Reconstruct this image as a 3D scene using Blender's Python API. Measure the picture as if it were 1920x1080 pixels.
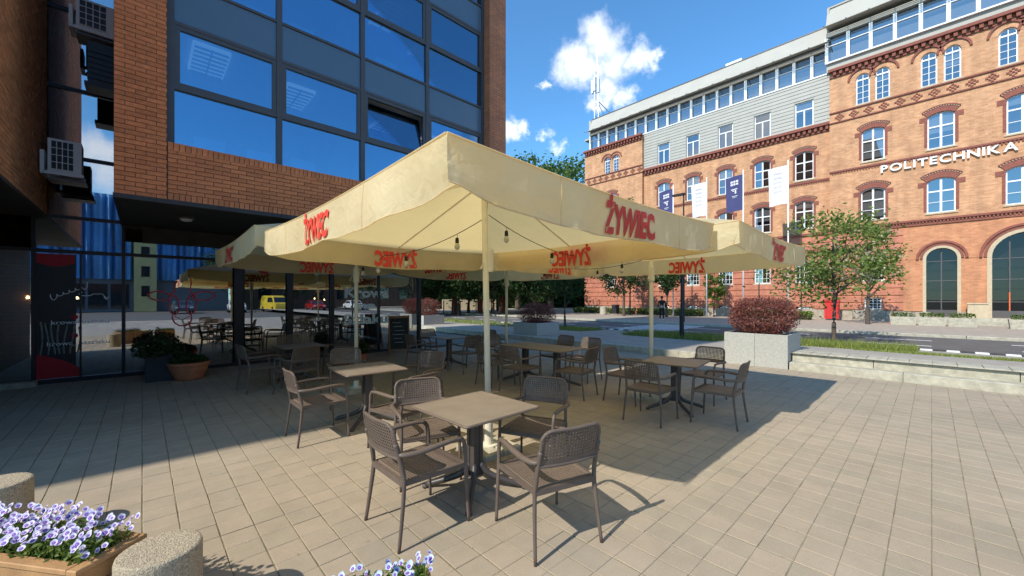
import bpy, bmesh, math, random
from mathutils import Vector, Matrix, noise as mnoise
R = math.radians
random.seed(7)
for o in list(bpy.data.objects): bpy.data.objects.remove(o)
scene = bpy.context.scene
COL = scene.collection

# ------------------------------------------------------------------ camera
FPX, HY, CAMH = 738.5, 560.0, 1.70
YAW = math.atan2(787, FPX)
cy_, sy_ = math.cos(YAW), math.sin(YAW)
cam = bpy.data.cameras.new('camera'); camo = bpy.data.objects.new('camera', cam); COL.objects.link(camo)
cam.sensor_width = 36; cam.lens = 36 * FPX / 1920; cam.shift_y = (HY - 540) / 1920
cam.clip_start = 0.05; cam.clip_end = 3000
camo.location = (0, 0, CAMH); camo.rotation_euler = (R(90), 0, YAW - R(90))
scene.camera = camo
scene.view_settings.view_transform = 'Standard'; scene.view_settings.look = 'None'
scene.view_settings.exposure = 0.80; scene.view_settings.gamma = 1
scene.render.resolution_x = 1024; scene.render.resolution_y = 576
scene.cycles.max_bounces = 8; scene.cycles.transparent_max_bounces = 16
scene.cycles.caustics_reflective = False; scene.cycles.caustics_refractive = False

# ------------------------------------------------------------------ sky and sun
SUN_EL = 42.0
world = bpy.data.worlds.new('World'); scene.world = world; world.use_nodes = True
wn, wl = world.node_tree.nodes, world.node_tree.links
wn.clear()
w_out = wn.new('ShaderNodeOutputWorld'); w_bg = wn.new('ShaderNodeBackground')
sky = wn.new('ShaderNodeTexSky'); sky.sky_type = 'NISHITA'; sky.sun_disc = False
sky.sun_elevation = R(SUN_EL); sky.sun_rotation = R(-90); sky.air_density = 1.0; sky.dust_density = 0.15; sky.ozone_density = 3.0
w_bg.inputs[1].default_value = 0.145
def view_dir(u, v):
    a, b = (u - 960) / FPX, (HY - v) / FPX
    d = Vector((cy_ + a * sy_, sy_ - a * cy_, b)); d.normalize(); return d
# fair-weather cumulus: clusters of puffs at points of the sky, edges broken by noise
puffs = [(1075, 108, .055), (1125, 70, .05), (1150, 110, .055), (1100, 125, .05), (1200, 98, .04), (1225, 95, .025), (1130, 165, .04), (1160, 180, .03), (1120, 185, .025),
         (1018, 146, .018), (965, 232, .03), (985, 238, .022), (1012, 245, .022), (1045, 268, .022)]
puff_dirs = [(view_dir(u, v + 8), r * .82) for u, v, r in puffs]
rc = random.Random(3)
for k in range(22):   # the same clouds carry on round the rest of the sky
    az = R(rc.uniform(100, 380)); el = R(rc.uniform(6, 34))
    for q in range(3):
        a2, e2 = az + rc.uniform(-.08, .08), el + rc.uniform(-.03, .03)
        puff_dirs.append((Vector((math.cos(a2) * math.cos(e2), math.sin(a2) * math.cos(e2), math.sin(e2))), rc.uniform(.03, .06)))
tc = wn.new('ShaderNodeTexCoord')
nz = wn.new('ShaderNodeTexNoise'); nz.inputs['Scale'].default_value = 16; nz.inputs['Detail'].default_value = 9; nz.inputs['Roughness'].default_value = .62
wl.new(tc.outputs['Generated'], nz.inputs['Vector'])
vs = wn.new('ShaderNodeVectorMath'); vs.operation = 'SUBTRACT'; wl.new(nz.outputs['Color'], vs.inputs[0]); vs.inputs[1].default_value = (.5, .5, .5)
vm = wn.new('ShaderNodeVectorMath'); vm.operation = 'MULTIPLY_ADD'; wl.new(vs.outputs[0], vm.inputs[0]); vm.inputs[1].default_value = (.12, .12, .12); wl.new(tc.outputs['Generated'], vm.inputs[2])
acc = None
for d, r in puff_dirs:
    dn = wn.new('ShaderNodeVectorMath'); dn.operation = 'DISTANCE'; wl.new(vm.outputs[0], dn.inputs[0]); dn.inputs[1].default_value = d
    mr = wn.new('ShaderNodeMapRange'); mr.interpolation_type = 'SMOOTHSTEP'
    mr.inputs['From Min'].default_value = r * 1.4; mr.inputs['From Max'].default_value = r * .1
    wl.new(dn.outputs['Value'], mr.inputs['Value'])
    if acc is None: acc = mr.outputs[0]
    else:
        mx = wn.new('ShaderNodeMath'); mx.operation = 'MAXIMUM'; wl.new(acc, mx.inputs[0]); wl.new(mr.outputs[0], mx.inputs[1]); acc = mx.outputs[0]
cm = wn.new('ShaderNodeMath'); cm.operation = 'MULTIPLY'; cm.inputs[1].default_value = .92; wl.new(acc, cm.inputs[0])
tint = wn.new('ShaderNodeMix'); tint.data_type = 'RGBA'; tint.blend_type = 'MULTIPLY'; tint.inputs[0].default_value = 1
tint.inputs[7].default_value = (.53, .90, 1.06, 1); wl.new(sky.outputs[0], tint.inputs[6])
cmix = wn.new('ShaderNodeMix'); cmix.data_type = 'RGBA'; wl.new(cm.outputs[0], cmix.inputs[0]); wl.new(tint.outputs[2], cmix.inputs[6]); cmix.inputs[7].default_value = (5.3, 5.5, 5.8, 1)
wl.new(cmix.outputs[2], w_bg.inputs[0]); wl.new(w_bg.outputs[0], w_out.inputs[0])
sun = bpy.data.lights.new('sun', 'SUN'); suno = bpy.data.objects.new('sun', sun); COL.objects.link(suno)
sun.energy = 2.95; sun.angle = R(.53); sun.color = (1.0, .94, .84)
sdir = Vector((math.cos(R(SUN_EL)), -.012, -math.sin(R(SUN_EL))))
suno.rotation_euler = sdir.to_track_quat('-Z', 'Y').to_euler(); suno.location = (-20, 0, 30)

# ------------------------------------------------------------------ materials
MATS = {}
def new_mat(name):
    m = bpy.data.materials.new(name); m.use_nodes = True; MATS[name] = m
    return m, m.node_tree.nodes, m.node_tree.links, m.node_tree.nodes['Principled BSDF']
def mat(name, col, rough=.7, var=.15, scale=8, bump=.0, bscale=60, metal=0, rnd=0.0, coord='Object', spec=.4, detail=4):
    """plain surface: base colour, mottled by noise, per-piece variation, fine bump"""
    m, n, l, b = new_mat(name)
    b.inputs['Roughness'].default_value = rough; b.inputs['Metallic'].default_value = metal
    b.inputs['Specular IOR Level'].default_value = spec
    t = n.new('ShaderNodeTexCoord')
    nt = n.new('ShaderNodeTexNoise'); nt.inputs['Scale'].default_value = scale; nt.inputs['Detail'].default_value = detail; nt.inputs['Roughness'].default_value = .65
    l.new(t.outputs[coord], nt.inputs['Vector'])
    mp = n.new('ShaderNodeMapRange'); mp.inputs[1].default_value = .3; mp.inputs[2].default_value = .7
    mp.inputs[3].default_value = 1 - var; mp.inputs[4].default_value = 1 + var
    l.new(nt.outputs['Fac'], mp.inputs[0])
    val = mp.outputs[0]
    if rnd:
        oi = n.new('ShaderNodeObjectInfo'); ge = n.new('ShaderNodeNewGeometry')
        ad = n.new('ShaderNodeMath'); ad.operation = 'ADD'; l.new(oi.outputs['Random'], ad.inputs[0]); l.new(ge.outputs['Random Per Island'], ad.inputs[1])
        fr = n.new('ShaderNodeMath'); fr.operation = 'FRACT'; l.new(ad.outputs[0], fr.inputs[0])
        m2 = n.new('ShaderNodeMapRange'); m2.inputs[3].default_value = 1 - rnd; m2.inputs[4].default_value = 1 + rnd; l.new(fr.outputs[0], m2.inputs[0])
        mu = n.new('ShaderNodeMath'); mu.operation = 'MULTIPLY'; l.new(val, mu.inputs[0]); l.new(m2.outputs[0], mu.inputs[1]); val = mu.outputs[0]
    vv = n.new('ShaderNodeVectorMath'); vv.operation = 'SCALE'; vv.inputs[0].default_value = col[:3]; l.new(val, vv.inputs['Scale'])
    l.new(vv.outputs[0], b.inputs['Base Color'])
    if bump:
        n2 = n.new('ShaderNodeTexNoise'); n2.inputs['Scale'].default_value = bscale; n2.inputs['Detail'].default_value = 3; l.new(t.outputs[coord], n2.inputs['Vector'])
        bp = n.new('ShaderNodeBump'); bp.inputs['Strength'].default_value = bump; bp.inputs['Distance'].default_value = .01
        l.new(n2.outputs['Fac'], bp.inputs['Height']); l.new(bp.outputs[0], b.inputs['Normal'])
    return m
def brick_mat(name, c1, c2, mortar, axis, bw=.25, bh=.075, mort=.012, patch=.25):
    m, n, l, b = new_mat(name)
    t = n.new('ShaderNodeTexCoord'); sx = n.new('ShaderNodeSeparateXYZ'); l.new(t.outputs['Object'], sx.inputs[0])
    cb = n.new('ShaderNodeCombineXYZ'); l.new(sx.outputs[axis], cb.inputs[0]); l.new(sx.outputs[2], cb.inputs[1])
    bt = n.new('ShaderNodeTexBrick'); l.new(cb.outputs[0], bt.inputs['Vector'])
    bt.inputs['Scale'].default_value = 1; bt.inputs['Brick Width'].default_value = bw; bt.inputs['Row Height'].default_value = bh
    bt.inputs['Mortar Size'].default_value = mort; bt.inputs['Bias'].default_value = 0; bt.inputs['Mortar Smooth'].default_value = .2
    bt.inputs['Color1'].default_value = (*c1, 1); bt.inputs['Color2'].default_value = (*c2, 1); bt.inputs['Mortar'].default_value = (*mortar, 1)
    nt = n.new('ShaderNodeTexNoise'); nt.inputs['Scale'].default_value = 1.3; nt.inputs['Detail'].default_value = 8; nt.inputs['Roughness'].default_value = .7; l.new(cb.outputs[0], nt.inputs['Vector'])
    mp = n.new('ShaderNodeMapRange'); mp.inputs[1].default_value = .3; mp.inputs[2].default_value = .7; mp.inputs[3].default_value = 1 - patch; mp.inputs[4].default_value = 1 + patch; l.new(nt.outputs['Fac'], mp.inputs[0])
    mpp = n.new('ShaderNodeMapping'); mpp.inputs['Scale'].default_value = (2.2, .22, 1); l.new(cb.outputs[0], mpp.inputs[0])
    ns = n.new('ShaderNodeTexNoise'); ns.inputs['Scale'].default_value = 1; ns.inputs['Detail'].default_value = 6; l.new(mpp.outputs[0], ns.inputs['Vector'])
    ms = n.new('ShaderNodeMapRange'); ms.inputs[1].default_value = .35; ms.inputs[2].default_value = .65; ms.inputs[3].default_value = .86; ms.inputs[4].default_value = 1.06; l.new(ns.outputs['Fac'], ms.inputs[0])
    mm_ = n.new('ShaderNodeMath'); mm_.operation = 'MULTIPLY'; l.new(mp.outputs[0], mm_.inputs[0]); l.new(ms.outputs[0], mm_.inputs[1])
    vv = n.new('ShaderNodeVectorMath'); vv.operation = 'SCALE'; l.new(bt.outputs['Color'], vv.inputs[0]); l.new(mm_.outputs[0], vv.inputs['Scale'])
    l.new(vv.outputs[0], b.inputs['Base Color']); b.inputs['Roughness'].default_value = .85
    bp = n.new('ShaderNodeBump'); bp.inputs['Strength'].default_value = .5; bp.inputs['Distance'].default_value = .01; bp.invert = True
    l.new(bt.outputs['Fac'], bp.inputs['Height']); l.new(bp.outputs[0], b.inputs['Normal'])
    return m
def glass_mat(name, tint, mirror, fac, wav=0.0):
    """pane seen from outside: part mirror, part see-through"""
    m, n, l, b = new_mat(name); n.remove(b)
    out = n['Material Output']
    tr = n.new('ShaderNodeBsdfTransparent'); tr.inputs[0].default_value = (*tint, 1)
    gl = n.new('ShaderNodeBsdfGlossy'); gl.inputs[0].default_value = (*mirror, 1); gl.inputs['Roughness'].default_value = .0
    lw = n.new('ShaderNodeFresnel'); lw.inputs[0].default_value = 1.5
    mp = n.new('ShaderNodeMapRange'); mp.inputs[1].default_value = .04; mp.inputs[2].default_value = .6; mp.inputs[3].default_value = fac; mp.inputs[4].default_value = .97; l.new(lw.outputs[0], mp.inputs[0])
    mx = n.new('ShaderNodeMixShader'); l.new(mp.outputs[0], mx.inputs[0]); l.new(tr.outputs[0], mx.inputs[1]); l.new(gl.outputs[0], mx.inputs[2]); l.new(mx.outputs[0], out.inputs[0])
    if wav:
        t = n.new('ShaderNodeTexCoord'); nt = n.new('ShaderNodeTexNoise'); nt.inputs['Scale'].default_value = 1.1; nt.inputs['Detail'].default_value = 1; l.new(t.outputs['Object'], nt.inputs['Vector'])
        bp = n.new('ShaderNodeBump'); bp.inputs['Strength'].default_value = wav; bp.inputs['Distance'].default_value = .01; l.new(nt.outputs['Fac'], bp.inputs['Height']); l.new(bp.outputs[0], gl.inputs['Normal'])
    return m
def fabric_mat(name, col, trans=.45):
    m, n, l, b = new_mat(name); out = n['Material Output']
    b.inputs['Base Color'].default_value = (*col, 1); b.inputs['Roughness'].default_value = .8; b.inputs['Specular IOR Level'].default_value = .15
    t = n.new('ShaderNodeTexCoord'); nt = n.new('ShaderNodeTexNoise'); nt.inputs['Scale'].default_value = 2.2; nt.inputs['Detail'].default_value = 6; l.new(t.outputs['Object'], nt.inputs['Vector'])
    mp = n.new('ShaderNodeMapRange'); mp.inputs[1].default_value = .28; mp.inputs[2].default_value = .72; mp.inputs[3].default_value = .80; mp.inputs[4].default_value = 1.04; l.new(nt.outputs['Fac'], mp.inputs[0])
    vv = n.new('ShaderNodeVectorMath'); vv.operation = 'SCALE'; vv.inputs[0].default_value = col; l.new(mp.outputs[0], vv.inputs['Scale']); l.new(vv.outputs[0], b.inputs['Base Color'])
    ts = n.new('ShaderNodeBsdfTranslucent'); ts.inputs[0].default_value = (col[0] * 1.0, col[1] * .89, col[2] * .58, 1)
    mx = n.new('ShaderNodeMixShader'); mx.inputs[0].default_value = trans; l.new(b.outputs[0], mx.inputs[1]); l.new(ts.outputs[0], mx.inputs[2]); l.new(mx.outputs[0], out.inputs[0])
    n3 = n.new('ShaderNodeTexNoise'); n3.inputs['Scale'].default_value = 6; n3.inputs['Detail'].default_value = 5; n3.inputs['Distortion'].default_value = 1.2; l.new(t.outputs['Object'], n3.inputs['Vector'])
    bp = n.new('ShaderNodeBump'); bp.inputs['Strength'].default_value = .5; bp.inputs['Distance'].default_value = .035; l.new(n3.outputs['Fac'], bp.inputs['Height']); l.new(bp.outputs[0], b.inputs['Normal'])
    return m
def leaf_mat(name, c1, c2, trans=.35):
    m, n, l, b = new_mat(name); out = n['Material Output']
    ge = n.new('ShaderNodeNewGeometry'); mc = n.new('ShaderNodeMix'); mc.data_type = 'RGBA'; l.new(ge.outputs['Random Per Island'], mc.inputs[0]); mc.inputs[6].default_value = (*c1, 1); mc.inputs[7].default_value = (*c2, 1)
    l.new(mc.outputs[2], b.inputs['Base Color']); b.inputs['Roughness'].default_value = .55; b.inputs['Specular IOR Level'].default_value = .3
    ts = n.new('ShaderNodeBsdfTranslucent'); l.new(mc.outputs[2], ts.inputs[0])
    mx = n.new('ShaderNodeMixShader'); mx.inputs[0].default_value = trans; l.new(b.outputs[0], mx.inputs[1]); l.new(ts.outputs[0], mx.inputs[2]); l.new(mx.outputs[0], out.inputs[0])
    return m
def emit_mat(name, col, st):
    m, n, l, b = new_mat(name); b.inputs['Emission Color'].default_value = (*col, 1); b.inputs['Emission Strength'].default_value = st; b.inputs['Base Color'].default_value = (*col, 1)
    return m

def tile_mat():
    m, n, l, b = new_mat('paving_tile'); b.inputs['Roughness'].default_value = .88; b.inputs['Specular IOR Level'].default_value = .2
    ge = n.new('ShaderNodeNewGeometry'); oi = n.new('ShaderNodeObjectInfo'); val = None
    for sc, lo, hi, det in ((150, .87, 1.13, 2), (.55, .88, 1.10, 6), (4.0, .93, 1.06, 5)):
        nt = n.new('ShaderNodeTexNoise'); nt.inputs['Scale'].default_value = sc; nt.inputs['Detail'].default_value = det; nt.inputs['Roughness'].default_value = .65; l.new(ge.outputs['Position'], nt.inputs['Vector'])
        mp = n.new('ShaderNodeMapRange'); mp.inputs[1].default_value = .3; mp.inputs[2].default_value = .7; mp.inputs[3].default_value = lo; mp.inputs[4].default_value = hi; l.new(nt.outputs['Fac'], mp.inputs[0])
        if val is None: val = mp.outputs[0]; fine = nt
        else: mu = n.new('ShaderNodeMath'); mu.operation = 'MULTIPLY'; l.new(val, mu.inputs[0]); l.new(mp.outputs[0], mu.inputs[1]); val = mu.outputs[0]
    ad = n.new('ShaderNodeMath'); ad.operation = 'ADD'; l.new(oi.outputs['Random'], ad.inputs[0]); l.new(ge.outputs['Random Per Island'], ad.inputs[1]); fr = n.new('ShaderNodeMath'); fr.operation = 'FRACT'; l.new(ad.outputs[0], fr.inputs[0])
    m2 = n.new('ShaderNodeMapRange'); m2.inputs[3].default_value = .955; m2.inputs[4].default_value = 1.045; l.new(fr.outputs[0], m2.inputs[0])
    mu = n.new('ShaderNodeMath'); mu.operation = 'MULTIPLY'; l.new(val, mu.inputs[0]); l.new(m2.outputs[0], mu.inputs[1]); val = mu.outputs[0]
    # trodden gum spots
    vo = n.new('ShaderNodeTexVoronoi'); vo.inputs['Scale'].default_value = 2.3; l.new(ge.outputs['Position'], vo.inputs['Vector'])
    gm = n.new('ShaderNodeMapRange'); gm.inputs[1].default_value = .028; gm.inputs[2].default_value = .045; gm.inputs[3].default_value = .80; gm.inputs[4].default_value = 1; l.new(vo.outputs['Distance'], gm.inputs[0])
    mu = n.new('ShaderNodeMath'); mu.operation = 'MULTIPLY'; l.new(val, mu.inputs[0]); l.new(gm.outputs[0], mu.inputs[1]); val = mu.outputs[0]
    # slabs lean a little grey or a little pink
    mc = n.new('ShaderNodeMix'); mc.data_type = 'RGBA'; l.new(fr.outputs[0], mc.inputs[0]); mc.inputs[6].default_value = (.372, .310, .222, 1); mc.inputs[7].default_value = (.382, .306, .219, 1)
    vv = n.new('ShaderNodeVectorMath'); vv.operation = 'SCALE'; l.new(mc.outputs[2], vv.inputs[0]); l.new(val, vv.inputs['Scale']); l.new(vv.outputs[0], b.inputs['Base Color'])
    bp = n.new('ShaderNodeBump'); bp.inputs['Strength'].default_value = .3; bp.inputs['Distance'].default_value = .004; l.new(fine.outputs['Fac'], bp.inputs['Height']); l.new(bp.outputs[0], b.inputs['Normal'])
    return m
M_tile = tile_mat()
M_joint = mat('joint_sand', (.22, .185, .11), .95, .5, 3, .5, 90, detail=8)
M_asphalt = mat('asphalt', (.125, .115, .104), .85, .22, 1.5, .4, 150, detail=10)
M_pave = mat('pavement', (.37, .315, .25), .9, .15, 2.5, .25, 120, detail=8)
M_path = mat('path_slabs', (.36, .32, .26), .9, .18, 3, .25, 120, detail=8)
M_ground = mat('ground_earth', (.2, .19, .15), .95, .2, .5, .3, 40)
M_stone = mat('weathered_concrete', (.42, .39, .30), .9, .28, 6, .5, 70, detail=9, rnd=.06)
M_granite = mat('granite_slab', (.42, .41, .36), .55, .16, 26, .1, 150, detail=6, rnd=.05)
M_kw = mat('kerb_white', (.72, .71, .68), .8, .12, 9, .2, 60)
M_kb = mat('kerb_black', (.05, .05, .05), .8, .3, 9, .2, 60)
M_brick = mat('office_brick', (.72, .24, .09), .8, .16, 14, .35, 90, rnd=.14)
M_mortar = mat('mortar', (.22, .12, .085), .95, .2, 9, .3, 80)
M_brickY = brick_mat('office_brick_far', (.72, .24, .09), (.56, .19, .085), (.32, .17, .11), 0)
M_brickX = brick_mat('office_brick_side', (.72, .24, .09), (.56, .19, .085), (.32, .17, .11), 1)
M_pol = brick_mat('orange_brick', (.64, .335, .17), (.50, .225, .10), (.52, .35, .22), 1, .27, .085, .010, .2)
M_polent = brick_mat('entrance_brick', (.62, .27, .125), (.50, .19, .085), (.50, .29, .17), 1, .27, .085, .010, .18)
M_polred = mat('red_brick_trim', (.25, .085, .06), .85, .2, 7, .3, 60)
M_polband = brick_mat('red_rustic_brick', (.56, .205, .12), (.48, .165, .095), (.46, .24, .17), 1, .27, .085, .008, .15)
M_sand = mat('sandstone', (.52, .42, .28), .9, .12, 5, .25, 60)
M_plinth = mat('plinth_stone', (.40, .34, .26), .9, .25, 3, .4, 40, rnd=.12)
M_siding = mat('grey_siding', (.385, .372, .325), .6, .05, 1.5, rnd=.03)
M_fascia = mat('cream_fascia', (.42, .395, .335), .7, .06, .8)
M_white = mat('white_paint', (.80, .80, .78), .5, .04, 3)
M_frame = mat('grey_frame', (.105, .095, .092), .45, .08, 5, metal=.2)
M_dframe = mat('dark_frame', (.03, .03, .034), .4, .1, 5, metal=.3)
M_spand = mat('slate_spandrel', (.10, .15, .205), .25, .05, .6, spec=.8)
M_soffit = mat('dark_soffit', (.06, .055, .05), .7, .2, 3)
M_winL = glass_mat('office_glass', (.62, .86, 1.0), (.46, .72, .94), .33, .04)
M_shop = glass_mat('shop_glass', (.6, .63, .63), (.9, .94, 1.0), .43, .02)
M_winP = glass_mat('window_glass', (.6, .62, .64), (.50, .52, .54), .45, .05)
M_winD = glass_mat('entrance_glass', (.35, .37, .38), (.3, .31, .32), .12, .04)
M_room = mat('room_wall', (.62, .66, .68), .9, .08, 1)
M_ceil = mat('room_ceiling', (.8, .82, .82), .9, .04, 1)
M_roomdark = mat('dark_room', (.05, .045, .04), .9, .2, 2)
M_desk = mat('office_white', (.75, .76, .76), .5, .05, 3)
M_fab = fabric_mat('parasol_canvas', (.93, .825, .565), .53)
M_red = mat('red_print', (.70, .055, .035), .7, .1, 12)
M_pole = mat('cream_metal', (.70, .65, .52), .4, .06, 6, spec=.5)
M_plast = mat('brown_resin', (.128, .094, .073), .5, .10, 10, .12, 300, rnd=.06, spec=.4)
M_plast2 = mat('taupe_resin', (.165, .122, .093), .5, .09, 9, .12, 280, rnd=.05, spec=.4)
M_tleg = mat('dark_resin_leg', (.065, .055, .05), .42, .1, 8, .08, 200, spec=.5)
M_steel = mat('brushed_steel', (.45, .45, .45), .35, .05, 5, metal=.9)
M_black = mat('black_paint', (.018, .018, .02), .4, .1, 8)
M_cable = mat('black_cable', (.012, .012, .012), .6, .1, 8)
M_conc = mat('pebble_concrete', (.46, .375, .255), .9, .5, 130, 1.0, 170, detail=3)
M_wood = mat('planter_wood', (.43, .235, .10), .65, .18, 7, .2, 90, rnd=.1)
M_soil = mat('soil', (.045, .032, .022), .95, .3, 30, .6, 80)
M_terra = mat('terracotta', (.50, .19, .09), .8, .15, 8, .2, 60)
M_dpot = mat('dark_pot', (.035, .04, .045), .7, .15, 8)
M_leaf = leaf_mat('leaf_green', (.055, .11, .018), (.15, .23, .04))
M_leafm = leaf_mat('leaf_young', (.095, .16, .028), (.23, .30, .065))
M_leafd = leaf_mat('leaf_dark', (.02, .05, .014), (.06, .11, .025))
M_leafy = leaf_mat('leaf_fresh', (.09, .16, .03), (.2, .26, .05))
M_blossom = leaf_mat('leaf_cream', (.42, .38, .2), (.55, .5, .32), .3)
M_barb = leaf_mat('leaf_purple', (.16, .04, .035), (.34, .13, .09), .25)
M_grass = leaf_mat('grass_blade', (.14, .21, .035), (.34, .36, .09))
M_bark = mat('bark', (.10, .075, .055), .9, .3, 20, .6, 60)
M_pet1 = leaf_mat('petal_lilac', (.60, .56, .74), (.84, .81, .90), .25)
M_pet2 = mat('petal_violet', (.20, .07, .42), .7, .3, 40)
M_pet3 = leaf_mat('petal_skyblue', (.50, .62, .82), (.70, .78, .90), .25)
M_yel = mat('petal_eye', (.7, .5, .05), .7)
M_blue = mat('blue_cladding', (.16, .36, .62), .35, .12, .5, metal=.0)
M_ochre = mat('ochre_wall', (.55, .45, .2), .8, .1, 1)
M_navy = mat('navy_flag', (.055, .06, .16), .8, .1, 4)
M_flagw = mat('white_flag', (.72, .70, .74), .8, .06, 4)
M_board = mat('chalk_black', (.02, .022, .022), .8, .3, 9)
M_owood = mat('oak_frame', (.30, .14, .065), .6, .2, 9)
M_chalk = mat('white_lettering', (.88, .90, .88), .7, .05, 9)
M_neon = mat('pale_green_outline', (.84, .90, .84), .6, .05, 9)
M_redline = mat('red_outline', (.88, .10, .12), .5, .05, 9)
M_posred = mat('poster_red', (.42, .015, .02), .6, .05, 4)
M_bulb = emit_mat('warm_bulb', (1, .75, .38), 9)
M_fixture = emit_mat('lit_ceiling_panel', (.9, .95, 1), .12)
M_bulboff = mat('clear_bulb', (.5, .48, .4), .15, .05, 9)
M_skin = mat('skin', (.45, .27, .2), .6); M_cloth = mat('black_cloth', (.012, .012, .014), .85, .2, 20); M_shoe = mat('white_shoe', (.75, .75, .75), .6); M_hair = mat('hair', (.03, .02, .015), .6)
M_tyre = mat('tyre', (.02, .02, .02), .8); M_yvan = mat('yellow_car_paint', (.70, .50, .04), .25, .03, 2, spec=.7); M_wcar = mat('white_car_paint', (.75, .75, .74), .2, .03, 2, spec=.7); M_scar = mat('grey_car_paint', (.12, .13, .15), .2, .03, 2, metal=.4, spec=.7); M_rcar = mat('red_car_paint', (.35, .02, .02), .2, .03, 2, spec=.7)
M_carglass = mat('car_glass', (.02, .025, .03), .05, .02, 2, spec=.9)
M_lamp = emit_mat('headlamp', (.8, .85, .9), .0)
M_cone = mat('cone_orange', (.75, .14, .03), .6); M_redbox = mat('post_red', (.55, .03, .025), .5, .05, 5)

# ------------------------------------------------------------------ helpers
class MB:
    def __init__(s): s.v, s.f, s.m, s.cur = [], [], [], 0
    def quad(s, a, b, c, d): s.face((a, b, c, d))
    def face(s, pts):
        i = len(s.v); s.v += [tuple(p) for p in pts]; s.f.append(tuple(range(i, i + len(pts)))); s.m.append(s.cur)
    def box(s, x0, x1, y0, y1, z0, z1):
        i = len(s.v)
        s.v += [(x0, y0, z0), (x1, y0, z0), (x1, y1, z0), (x0, y1, z0), (x0, y0, z1), (x1, y0, z1), (x1, y1, z1), (x0, y1, z1)]
        for q in ((0, 3, 2, 1), (4, 5, 6, 7), (0, 1, 5, 4), (1, 2, 6, 5), (2, 3, 7, 6), (3, 0, 4, 7)):
            s.f.append(tuple(i + k for k in q)); s.m.append(s.cur)
    def cbox(s, x0, x1, y0, y1, z0, z1, b=.01):
        """box with its top edges chamfered"""
        i = len(s.v)
        s.v += [(x0, y0, z0), (x1, y0, z0), (x1, y1, z0), (x0, y1, z0), (x0, y0, z1 - b), (x1, y0, z1 - b), (x1, y1, z1 - b), (x0, y1, z1 - b),
                (x0 + b, y0 + b, z1), (x1 - b, y0 + b, z1), (x1 - b, y1 - b, z1), (x0 + b, y1 - b, z1)]
        for q in ((0, 1, 5, 4), (1, 2, 6, 5), (2, 3, 7, 6), (3, 0, 4, 7), (4, 5, 9, 8), (5, 6, 10, 9), (6, 7, 11, 10), (7, 4, 8, 11), (8, 9, 10, 11)):
            s.f.append(tuple(i + k for k in q)); s.m.append(s.cur)
    def bar(s, p, q, w, h=None, up=(0, 0, 1)):
        h = h or w; p, q = Vector(p), Vector(q); d = (q - p).normalized(); u = Vector(up)
        if abs(d.dot(u)) > .98: u = Vector((1, 0, 0))
        a = d.cross(u).normalized() * w / 2; b = a.cross(d).normalized() * h / 2
        i = len(s.v)
        for c in (p, q):
            for sa, sb in ((-1, -1), (1, -1), (1, 1), (-1, 1)): s.v.append(tuple(c + a * sa + b * sb))
        for f in ((0, 1, 2, 3), (7, 6, 5, 4), (0, 4, 5, 1), (1, 5, 6, 2), (2, 6, 7, 3), (3, 7, 4, 0)): s.f.append(tuple(i + k for k in f)); s.m.append(s.cur)
    def tube(s, pts, r, n=8, closed=False, cap=True, sx=1.0, up=(0, 0, 1)):
        pts = [Vector(p) for p in pts]; k = len(pts); rr = r if isinstance(r, (list, tuple)) else [r] * k
        base = len(s.v); ref = Vector(up)
        for i, p in enumerate(pts):
            if closed: d = pts[(i + 1) % k] - pts[i - 1]
            else: d = pts[min(i + 1, k - 1)] - pts[max(i - 1, 0)]
            d.normalize(); a = d.cross(ref)
            if a.length < .05: a = d.cross(Vector((1, 0, 0)))
            a.normalize(); b = a.cross(d).normalized()
            for j in range(n):
                t = 2 * math.pi * j / n; s.v.append(tuple(p + (a * math.cos(t) * sx + b * math.sin(t)) * rr[i]))
        for i in range(k if closed else k - 1):
            i2 = (i + 1) % k
            for j in range(n):
                j2 = (j + 1) % n; s.f.append((base + i * n + j, base + i * n + j2, base + i2 * n + j2, base + i2 * n + j)); s.m.append(s.cur)
        if cap and not closed:
            s.f.append(tuple(base + j for j in range(n))[::-1]); s.m.append(s.cur)
            s.f.append(tuple(base + (k - 1) * n + j for j in range(n))); s.m.append(s.cur)
    def lathe(s, prof, n=24, c=(0, 0, 0)):
        base = len(s.v); k = len(prof)
        for r, z in prof:
            for j in range(n): t = 2 * math.pi * j / n; s.v.append((c[0] + r * math.cos(t), c[1] + r * math.sin(t), c[2] + z))
        for i in range(k - 1):
            for j in range(n): j2 = (j + 1) % n; s.f.append((base + i * n + j, base + i * n + j2, base + (i + 1) * n + j2, base + (i + 1) * n + j)); s.m.append(s.cur)
        s.f.append(tuple(base + j for j in range(n))[::-1]); s.m.append(s.cur); s.f.append(tuple(base + (k - 1) * n + j for j in range(n))); s.m.append(s.cur)
    def prism(s, poly, fn, d0, d1):
        """poly in 2D, fn(a,b,d)->xyz"""
        k = len(poly); i = len(s.v)
        s.v += [tuple(fn(a, b, d0)) for a, b in poly] + [tuple(fn(a, b, d1)) for a, b in poly]
        s.f.append(tuple(range(i, i + k))); s.m.append(s.cur); s.f.append(tuple(range(i + k, i + 2 * k))[::-1]); s.m.append(s.cur)
        for j in range(k): j2 = (j + 1) % k; s.f.append((i + j, i + k + j, i + k + j2, i + j2)); s.m.append(s.cur)
    def mesh(s, name, mats, smooth=False, off=None):
        me = bpy.data.meshes.new(name)
        v = s.v if off is None else [(x - off[0], y - off[1], z - off[2]) for x, y, z in s.v]
        me.from_pydata(v, [], s.f)
        for mm in (mats if isinstance(mats, (list, tuple)) else [mats]): me.materials.append(mm)
        if any(s.m): me.polygons.foreach_set('material_index', s.m)
        if smooth: me.polygons.foreach_set('use_smooth', [True] * len(me.polygons))
        me.update(); return me
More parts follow.
